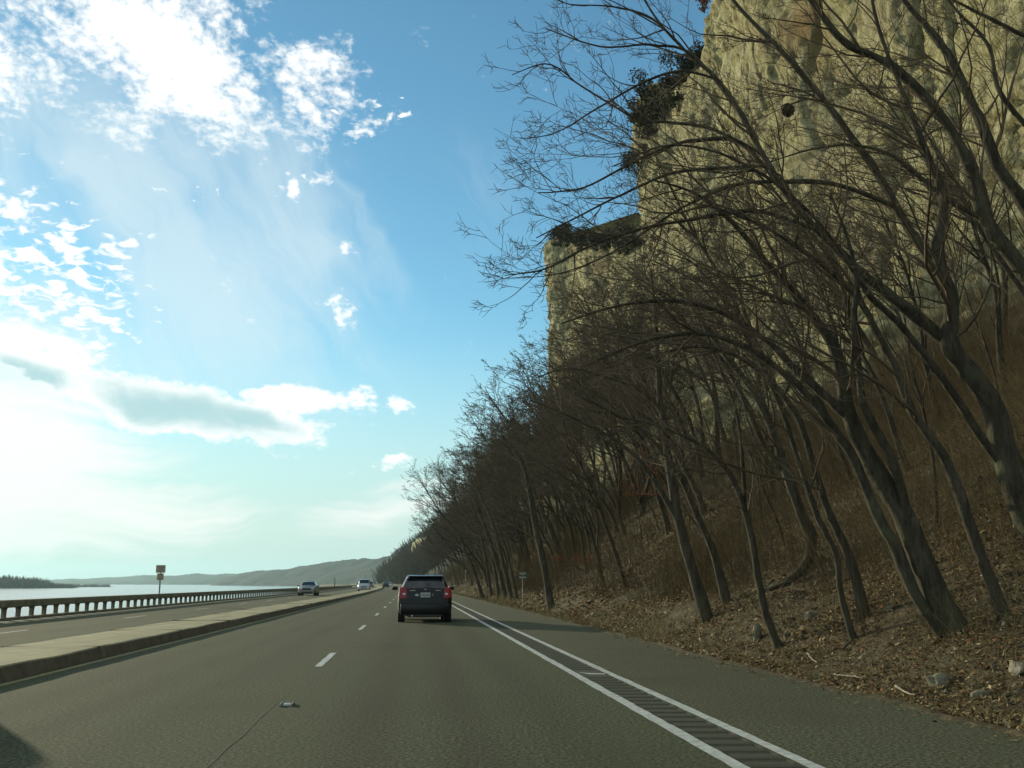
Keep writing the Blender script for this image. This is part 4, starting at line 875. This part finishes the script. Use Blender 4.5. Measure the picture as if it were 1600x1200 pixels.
# ------------------------------------------------------------------ river parapet
def parapet():
    root = tag(empty('parapet', (float(xr(40)) + PAR, 40, 0)), 'long concrete parapet with arched openings along the river', 'parapet')
    b = np.array(root.location)
    def sweep(name, prof, step0=1.25):
        ys = np.concatenate([np.arange(-8, 120, step0), np.arange(120, Y1, 5)]); pr = prof + [prof[0]]
        V = np.stack([np.stack([xr(ys) + PAR + o, ys, 0 * ys + z], -1) for o, z in pr], 1).reshape(-1, 3) - b
        me = mesh_np(name, V, grid_faces(len(ys), len(pr))); me.set_sharp_from_angle(angle=math.radians(30)); return obj(name, me, M_PARAPET, root)
    sweep('rail', [(-.12, .415), (-.15, .45), (-.15, .64), (-.125, .675), (.125, .675), (.15, .64), (.15, .45), (.12, .415)])
    sweep('plinth', [(-.14, -.1), (-.14, .07), (-.12, .085), (.12, .085), (.14, .07), (.14, -.1)])
    # a post flares into the rail so that the openings read as flat arches
    w, fl, t = .10, .22, .055
    side = [(-w, .08), (-w, .30), (-w - .02, .355), (-w - .06, .395), (-fl, .425), (fl, .425), (w + .06, .395), (w + .02, .355), (w, .30), (w, .08)]
    n = len(side); V = [(x, y, z) for x in (-t, t) for y, z in side]; F = [tuple(range(n)), tuple(range(2 * n - 1, n - 1, -1))] + [(k, (k + 1) % n, n + (k + 1) % n, n + k) for k in range(n)]
    me = bpy.data.meshes.new('post'); me.from_pydata(V, [], F); me.materials.append(M_PARAPET)
    for k in range(225):
        y = 2 + 1.27 * k
        o = obj('post', me, None, root, (float(xr(y)) + PAR - b[0], y - b[1], 0)); o.rotation_euler = (0, 0, heading(y))
parapet()
# rubble below it
acc = MB(); g = np.random.default_rng(440)
for k in range(420):
    y = 20 + 130 * g.random() ** 1.3; d_ = g.uniform(.8, 6.5); s = g.uniform(.18, .5); x = float(xr(y)) + PAR - d_; z = -.25 - max(d_ - .3, 0) * .70
    bm = None; v = unit(g.normal(size=(8, 3)))
    c = [(sx, sy, sz) for sz in (-1, 1) for sx, sy in ((-1, -1), (1, -1), (1, 1), (-1, 1))]
    acc.add([(x + s * (q[0] + g.normal(0, .25)), y + s * (q[1] + g.normal(0, .25)), z + s * .7 * (q[2] + g.normal(0, .2))) for q in c], [(3, 2, 1, 0), (4, 5, 6, 7), (0, 1, 5, 4), (1, 2, 6, 5), (2, 3, 7, 6), (3, 0, 4, 7)])
tag(acc.build('riprap', M_STONE), 'grey broken rock piled between the parapet and the water', 'rocks', kind='stuff')

# ------------------------------------------------------------------ signs, posts, road marker
def back_sign():
    y = 59.3; x = float(xr(y)) + PAR - .75; root = tag(empty('road_sign', (x, y, -.1), heading(y)), 'two stacked sign panels seen from behind on one post by the river', 'sign')
    MB().box(-.035, .035, .0, .05, -.6, 2.36).build('post', M_POST, root)
    MB().box(-.27, .27, -.022, -.004, 1.94, 2.38).build('panel', M_SIGN_BACK, root, bevel=.006)
    MB().box(-.19, .19, -.022, -.004, 1.52, 1.91).build('panel', M_SIGN_BACK, root, bevel=.006)
    for z in (2.08, 2.26, 1.62, 1.82): MB().box(-.1, .1, -.05, -.024, z, z + .03).build('bracket', M_POST, root)
back_sign()
def green_sign():
    p = hit_land(817, 948); root = tag(empty('small_sign', p, heading(p[1])), 'small sign of two green plates on a thin post at the shoulder', 'sign')
    MB().box(-.022, .022, 0, .04, -.3, 1.80).build('post', M_POST, root)
    for z in (1.62, 1.42):
        s = MB().box(-.19, .19, -.016, -.002, z, z + .165).build('plate', M_SIGN_GREEN, root, bevel=.004)
        t = MB()
        for k, (a, b_) in enumerate(((-.15, -.07), (-.04, .05), (.08, .15))): t.box(a, b_, -.019, -.0165, z + .045, z + .12)
        t.build('lettering', M_SIGN_PALE, s)
green_sign()
def pole(name, label, x, y, z0, z1, w, m, cat='post'):
    root = tag(empty(name, (x, y, z0)), label, cat); MB().lathe([(0, w), (z1 - z0, w * .8)], 8, 'z').build('shaft', m, root, smooth=30)
    MB().box(-w * 2.2, w * 2.2, -w * 1.6, -w * 1.05, z1 - z0 - w * 9, z1 - z0 - w * 2).build('reflector', M_SIGN_PALE, root)
y = 104.; pole('marker_post', 'thin grey marker post at the verge above the hatchback roof', float(xr(y)) + 3.2, y, -.2, 2.6, .03, M_POST)
y = 205.; pole('dark_post', 'dark post at the far end of the river parapet', float(xr(y)) + PAR - .6, y, -.3, 2.3, .10, M_TRIM)
for k, (u, lab) in enumerate(((563, 'left one of two pale far poles above the white van'), (569, 'right one of two pale far poles above the white van'))):
    y = 420.; pole('far_pole', lab, (u - 800) / F_PX / 1.019 * y, y, -1, 4.6, .07, M_POST, 'pole')
# snow-ploughable reflector on the lane joint
y = 10.85; root = tag(empty('pavement_marker', (float(xr(y)) - 3.58, y, .004), heading(y)), 'low grey metal reflector casting set on the lane joint', 'road marker')
MB().box(-.07, -.045, -.12, .12, 0, .022, .006).build('casting_rail', M_POST, root); MB().box(.045, .07, -.12, .12, 0, .022, .006).build('casting_rail', M_POST, root)
MB().box(-.043, .043, -.05, .05, 0, .017, .008).build('lens', M_SIGN_PALE, root); MB().box(-.043, .043, .052, .11, 0, .008, .002).build('base_plate', M_TRIM, root)

# ------------------------------------------------------------------ cars
class Body:
    """lofted shell; rows = (y, z_top, half width, half width at the roof edge, z_bottom, z_belt), y = 0 at the tail"""
    def __init__(s, rows): s.r = np.array(rows, float)
    def sect(s, y):
        zt, w, wt, zb, zl = [np.interp(y, s.r[:, 0], s.r[:, k]) for k in range(1, 6)]; zl = min(zl, zt - .045); h = zl - zb
        return np.array([(0, zb), (w * .86, zb), (w * .965, zb + .07), (w, zb + .36 * h), (w * .995, zb + .7 * h), (w * .965, zl - .03), (w * .94, zl), (wt + (w * .94 - wt) * .5 - .0, (zl + zt - .06) / 2 + .01), (wt, zt - .055), (wt * .86, zt - .018), (wt * .45, zt - .004), (0, zt)])
    def pt(s, y, q):
        m = abs(q); c = s.sect(y); i = int(min(m, len(c) - 1.0001)); f = m - i; p = c[i] * (1 - f) + c[i + 1] * f
        return np.array([p[0] * (1 if q >= 0 else -1), y, p[1]])
    def mesh(s, name):
        ys = np.unique(np.concatenate([s.r[:, 0], np.linspace(s.r[0, 0], s.r[-1, 0], 28)])); S = []
        for y in ys:
            c = s.sect(y); ring = [(x, y, z) for x, z in c] + [(-x, y, z) for x, z in c[-2:0:-1]]; S.append(ring)
        V = np.array(S); n = V.shape[1]; m = len(ys); i = np.arange(m - 1)[:, None] * n; k = np.arange(n)[None]; k2 = (k + 1) % n
        Q = np.stack([i + k, i + n + k, i + n + k2, i + k2], -1).reshape(-1, 4); V = V.reshape(-1, 3); T = []
        for base, flip in ((0, 0), ((m - 1) * n, 1)):
            for a in range(1, n - 1): T.append((base, base + a, base + a + 1) if not flip else (base, base + a + 1, base + a))
        me = mesh_np(name, V, Q, T); me.set_sharp_from_angle(angle=math.radians(38)); return me
    def patch(s, name, m, parent, ys, qs, off=.007):
        ys = np.asarray(ys); P = np.array([[s.pt(y, q) for q in qs] for y in ys])
        du = np.gradient(P, axis=0); dv = np.gradient(P, axis=1); N_ = unit(np.cross(du, dv)); c = np.array([0, 2.2, .7]); sg = np.sign(((P - c) * N_).sum(-1).mean()); P = P + N_ * sg * off
        return obj(name, mesh_np(name, P.reshape(-1, 3), grid_faces(len(ys), len(qs))), m, parent)
def wheel(root, x, y, r, w, rim=M_CHROME):
    s = 1 if x > 0 else -1; t = empty('wheel', (x, y, r)); t.parent = root
    MB().lathe([(-w / 2, r * .66), (-w / 2 + .01, r * .92), (-w / 2 + .045, r), (w / 2 - .045, r), (w / 2 - .01, r * .92), (w / 2, r * .66)], 28, 'x').build('tyre', M_BLACK, t, smooth=40)
    MB().lathe([(s * (w / 2 - .03), r * .65), (s * (w / 2 + .004), r * .60), (s * (w / 2 - .02), r * .2), (s * (w / 2 + .002), r * .12)], 20, 'x').build('rim', rim, t, smooth=40)
def hull(vs): return vs, [(3, 2, 1, 0), (4, 5, 6, 7), (0, 1, 5, 4), (1, 2, 6, 5), (2, 3, 7, 6), (3, 0, 4, 7)]
def car(name, label, rows, paint, loc, rz, wheels, track, wr=.32, glass=None, side=None, belt=.98, tail=None, head=None, group=None, mirror=None, cat='car', plate=True, rack=False):
    root = tag(empty(name, loc, rz), label, cat, group); B = Body(rows); L_ = rows[-1][0]; obj('body', B.mesh('body'), paint, root)
    for y in wheels:
        for s in (-1, 1):
            wheel(root, s * track, y, wr, .21)
            MB().lathe([(s * (track - .12), wr * 1.17), (s * (track + .105), wr * 1.17)], 24, 'x', (0, y, wr + .01)).build('wheel_arch', M_TRIM, root, smooth=40)
    # glass: rear, front, sides (with pillars left between)
    ry0, ry1, fy0, fy1 = glass
    qf = np.concatenate([np.linspace(8.15, 11, 7), -np.linspace(11, 8.15, 7)[1:]])
    B.patch('rear_window', M_GLASS, root, np.linspace(ry0, ry1, 6), qf); B.patch('windscreen', M_GLASS, root, np.linspace(fy0, fy1, 6), qf)
    for s in (-1, 1):
        for a, b_ in side: B.patch('side_window', M_GLASS, root, np.linspace(a, b_, 5), s * np.linspace(6.15, 7.85, 4))
    w0 = rows[1][2]
    MB().box(-w0, w0, -.055, .20, .26, .60).build('rear_bumper', paint, root, bevel=.05)
    MB().box(-.55, .55, -.03, .15, .17, .255).build('bumper_valance', M_TRIM, root, bevel=.02)
    MB().box(-w0 + .03, w0 - .03, L_ - .16, L_ + .06, .24, .56).build('front_bumper', paint, root, bevel=.05)
    MB().box(-.50, .50, L_ + .045, L_ + .075, .30, .42).build('air_intake', M_TRIM, root, bevel=.012)
    MB().box(-.42, .42, L_ - .06, L_ + .05, .60, .74).build('grille', M_TRIM, root, bevel=.015)
    z0, z1, x0, x1, sl = tail
    for s in (-1, 1):
        v = [(s * x0, -.012, z0), (s * x1, .02, z0), (s * x1, .30, z0), (s * x0, .25, z0), (s * (x0 + .03), -.012 + sl, z1), (s * (x1 - .035), .02 + sl, z1), (s * (x1 - .035), .30, z1), (s * (x0 + .03), .25, z1)]
        t = MB().add(*hull(v)).build('tail_lamp', M_RED, root, bevel=.018)
        MB().box(s * (x0 + .10) - .045, s * (x0 + .10) + .045, -.016 + sl * .35, .06, z0 + .10, z0 + .165).build('reverse_lens', M_LAMP, t, bevel=.008)
        a = head; v = [(s * .42, L_ - .10, a[0]), (s * .80, L_ - .30, a[0]), (s * .80, L_ - .50, a[0]), (s * .42, L_ - .5, a[0]), (s * .44, L_ - .12, a[1]), (s * .79, L_ - .34, a[1]), (s * .79, L_ - .50, a[1]), (s * .44, L_ - .5, a[1])]
        v = [(x, y + .16, z) for x, y, z in v]; MB().add(*hull(v)).build('headlight', M_LAMP, root, bevel=.015)
        mx, my, mz = mirror; MB().box(s * mx - .10, s * mx + .10, my - .05, my + .08, mz - .06, mz + .07).build('wing_mirror', paint if paint is not M_PAINT_WHITE else M_TRIM, root, bevel=.03)
    return root, B

hatch_rows = [(0, .66, .74, .70, .27, 1.02), (.02, .80, .80, .73, .25, 1.02), (.05, .98, .84, .71, .24, 1.02), (.10, 1.07, .86, .68, .24, 1.02), (.24, 1.25, .87, .635, .24, 1.02), (.38, 1.41, .875, .60, .24, 1.02), (.46, 1.475, .875, .59, .24, 1.02),
              (.8, 1.50, .875, .595, .24, 1.01), (1.4, 1.515, .875, .60, .24, 1.0), (2.1, 1.50, .875, .60, .24, .98), (2.5, 1.42, .875, .61, .24, .97), (3.15, 1.06, .87, .68, .24, .95), (3.9, .95, .86, .67, .24, .9), (4.3, .78, .80, .66, .26, .8), (4.4, .56, .72, .6, .3, .6)]
cy = 33.0; HX = -2.80
hr, hb = car('hatchback', 'black hatchback driving ahead in the right lane', hatch_rows, M_PAINT_DARK, (HX, cy, 0), math.radians(6.6), (.82, 3.45), .765, .33, glass=(.115, .37, 2.56, 3.08), side=((.95, 1.45), (1.55, 2.30), (2.38, 2.85)),
             tail=(.77, 1.12, .585, .865, .085), head=(.70, .86), mirror=(.985, 2.72, 1.07))
MB().add(*hull([(-.60, .27, 1.455), (.60, .27, 1.455), (.585, .62, 1.475), (-.585, .62, 1.475), (-.59, .275, 1.478), (.59, .275, 1.478), (.575, .62, 1.512), (-.575, .62, 1.512)])).build('spoiler', M_PAINT_DARK, hr, bevel=.008)
MB().box(-.03, .03, .262, .275, 1.457, 1.475).build('brake_lamp', M_RED, hr)
pl = MB().box(-.158, .158, -.012, .004, .795, .945).build('number_plate', M_PLATE, hr, bevel=.003)
t = MB()
for k in range(6): a = -.128 + k * .044 + (.012 if k > 2 else -.004); t.box(a, a + .03, -.0155, -.0125, .835, .905)
t.build('plate_marks', M_PLATE_D, pl)
MB().lathe([(-.003, .062), (.016, .06)], 20, 'y', (0, 0, 0)).build('oval_sticker', M_PLATE, hr, (-.275, -.004, .872)).scale = (1.05, 1, .62)
MB().box(.205, .265, -.006, .02, .84, .905, .01).build('shield_badge', M_POST, hr, bevel=.006)
MB().box(-.025, .025, .055, .075, 1.03, 1.06).build('maker_badge', M_CHROME, hr, bevel=.006)
for a, b_ in ((-.50, -.32), (.33, .49)): MB().box(a, b_, .04, .055, 1.005, 1.018).build('name_strip', M_CHROME, hr)
MB().box(-.02, .02, .10, .30, 1.10, 1.12).build('rear_wiper', M_TRIM, hr)
MB().lathe([(-.09, .028), (.10, .028)], 12, 'y', (-.42, .02, .22)).build('tailpipe', M_CHROME, hr, smooth=40)
MB().box(-.62, .62, .35, 4.0, .19, .27).build('underbody', M_TRIM, hr)
MB().lathe([(0, .008), (.16, .004)], 6, 'z').build('aerial', M_TRIM, hr, (0, .75, 1.5))
bm_ = MB()
for s in (-.36, .36): bm_.box(s - .13, s + .13, 1.25, 1.33, 1.0, 1.24, .03)
bm_.build('headrest', M_TRIM, hr, bevel=.02)

sedan_rows = [(0, .66, .72, .66, .26, .92), (.04, .92, .80, .68, .25, .92), (.12, 1.00, .85, .70, .24, .93), (.75, 1.06, .88, .68, .24, .95), (1.35, 1.38, .89, .56, .24, .97), (1.7, 1.45, .89, .56, .24, .97), (2.4, 1.46, .89, .57, .24, .96), (2.85, 1.38, .89, .58, .24, .95), (3.5, 1.02, .89, .68, .24, .93), (4.2, .93, .88, .68, .24, .9), (4.65, .80, .84, .66, .25, .8), (4.78, .55, .74, .6, .3, .6)]
suv_rows = [(0, .75, .80, .72, .34, 1.05), (.04, 1.05, .88, .74, .32, 1.08), (.10, 1.12, .92, .76, .32, 1.1), (.30, 1.66, .94, .70, .32, 1.1), (.42, 1.76, .94, .69, .32, 1.1), (1.5, 1.80, .95, .69, .32, 1.08), (2.6, 1.77, .95, .69, .32, 1.06), (2.95, 1.66, .95, .70, .32, 1.05), (3.45, 1.20, .95, .76, .32, 1.05), (4.35, 1.08, .94, .76, .32, 1.0), (4.65, .95, .90, .74, .34, .9), (4.75, .65, .80, .7, .4, .7)]
van_rows = [(0, .8, .84, .76, .32, 1.05), (.05, 1.5, .93, .78, .30, 1.08), (.15, 1.82, .96, .76, .30, 1.1), (.5, 1.90, .97, .75, .30, 1.1), (2.6, 1.90, .97, .75, .30, 1.08), (3.1, 1.80, .97, .76, .30, 1.07), (3.9, 1.18, .96, .80, .30, 1.05), (4.7, 1.02, .94, .78, .30, .96), (5.0, .85, .88, .74, .32, .85), (5.08, .6, .8, .7, .36, .65)]
def oncoming(y, off): return (float(xr(y)) + off, y, 0), math.pi + heading(y)
lo, rz = oncoming(106.5, -12.05)
lo = ((476 - 800) / F_PX / 1.019 * 101.8 - .25, 106.5, 0)
car('sedan', 'silver sedan coming towards us in the far carriageway, nearest oncoming car', sedan_rows, M_PAINT_SILVER, lo, rz, (.95, 3.85), .78, .33, glass=(.82, 1.32, 2.9, 3.42), side=((1.3, 1.95), (2.05, 2.8)), tail=(.68, .88, .5, .84, .05), head=(.66, .80), mirror=(.99, 3.05, 1.0))
lo = ((566 - 800) / F_PX / 1.019 * 163 - .3, 168., 0)
car('van', 'white van coming towards us beyond the silver sedan', van_rows, M_PAINT_WHITE, lo, math.pi + heading(165), (.95, 4.0), .84, .35, glass=(.06, .14, 3.14, 3.84), side=((.7, 1.9), (2.0, 2.95)), tail=(.7, 1.3, .78, .92, .02), head=(.72, .92), mirror=(1.08, 3.45, 1.2), cat='van')
lo = ((579 - 800) / F_PX / 1.019 * 300, 300., 0)
car('suv', 'tiny oncoming pale car half hidden behind the white van', suv_rows, M_PAINT_SILVER, lo, math.pi + heading(300), (.9, 3.8), .84, .36, glass=(.13, .28, 2.98, 3.4), side=((.6, 1.6), (1.7, 2.7)), tail=(.8, 1.1, .75, .93, .02), head=(.82, 1.0), mirror=(1.05, 3.0, 1.25))
lo = ((603 - 800) / F_PX / 1.019 * 285, 285., 0)
car('hatchback', 'tiny dark car far ahead at the bend of the road', hatch_rows, M_PAINT_DARK, lo, heading(285), (.82, 3.45), .765, .33, glass=(.115, .37, 2.56, 3.08), side=((.95, 1.45), (1.55, 2.3)), tail=(.77, 1.12, .585, .865, .085), head=(.70, .86), mirror=(.985, 2.72, 1.07))
lo = ((610 - 800) / F_PX / 1.019 * 330, 330., 0)
car('sedan', 'tiny white car farthest ahead, right of the tiny dark car', sedan_rows, M_PAINT_WHITE, lo, heading(330), (.95, 3.85), .78, .33, glass=(.82, 1.32, 2.9, 3.42), side=((1.3, 1.95), (2.05, 2.8)), tail=(.68, .88, .5, .84, .05), head=(.66, .80), mirror=(.99, 3.05, 1.0))
# just out of frame to the left: the oncoming car whose shadow reaches our lane
yb = 15.6; car('suv', 'silver sport utility car passing in the oncoming lane left of frame', suv_rows, M_PAINT_SILVER, (float(xr(yb)) - 10.95, yb, 0), math.pi + heading(yb), (.9, 3.8), .84, .36, glass=(.13, .28, 2.98, 3.4), side=((.6, 1.6), (1.7, 2.7)), tail=(.8, 1.1, .75, .93, .02), head=(.82, 1.0), mirror=(1.05, 3.0, 1.25))

# ------------------------------------------------------------------ air
def haze_box():
    m = bpy.data.materials.new('air_haze'); m.use_nodes = True; nt = m.node_tree; nt.nodes.clear(); o = nt.nodes.new('ShaderNodeOutputMaterial'); v = nt.nodes.new('ShaderNodeVolumePrincipled')
    v.inputs['Color'].default_value = (.52, .86, 1.0, 1); v.inputs['Density'].default_value = HAZE; v.inputs['Anisotropy'].default_value = .35
    nt.links.new(v.outputs[0], o.inputs['Volume'])
    b = MB().box(-9600, 9600, -7600, 11600, -9.5, 190).build('haze', m); tag(b, 'thin pale haze over the river valley', 'haze', kind='stuff')
HAZE = .9e-4
haze_box()
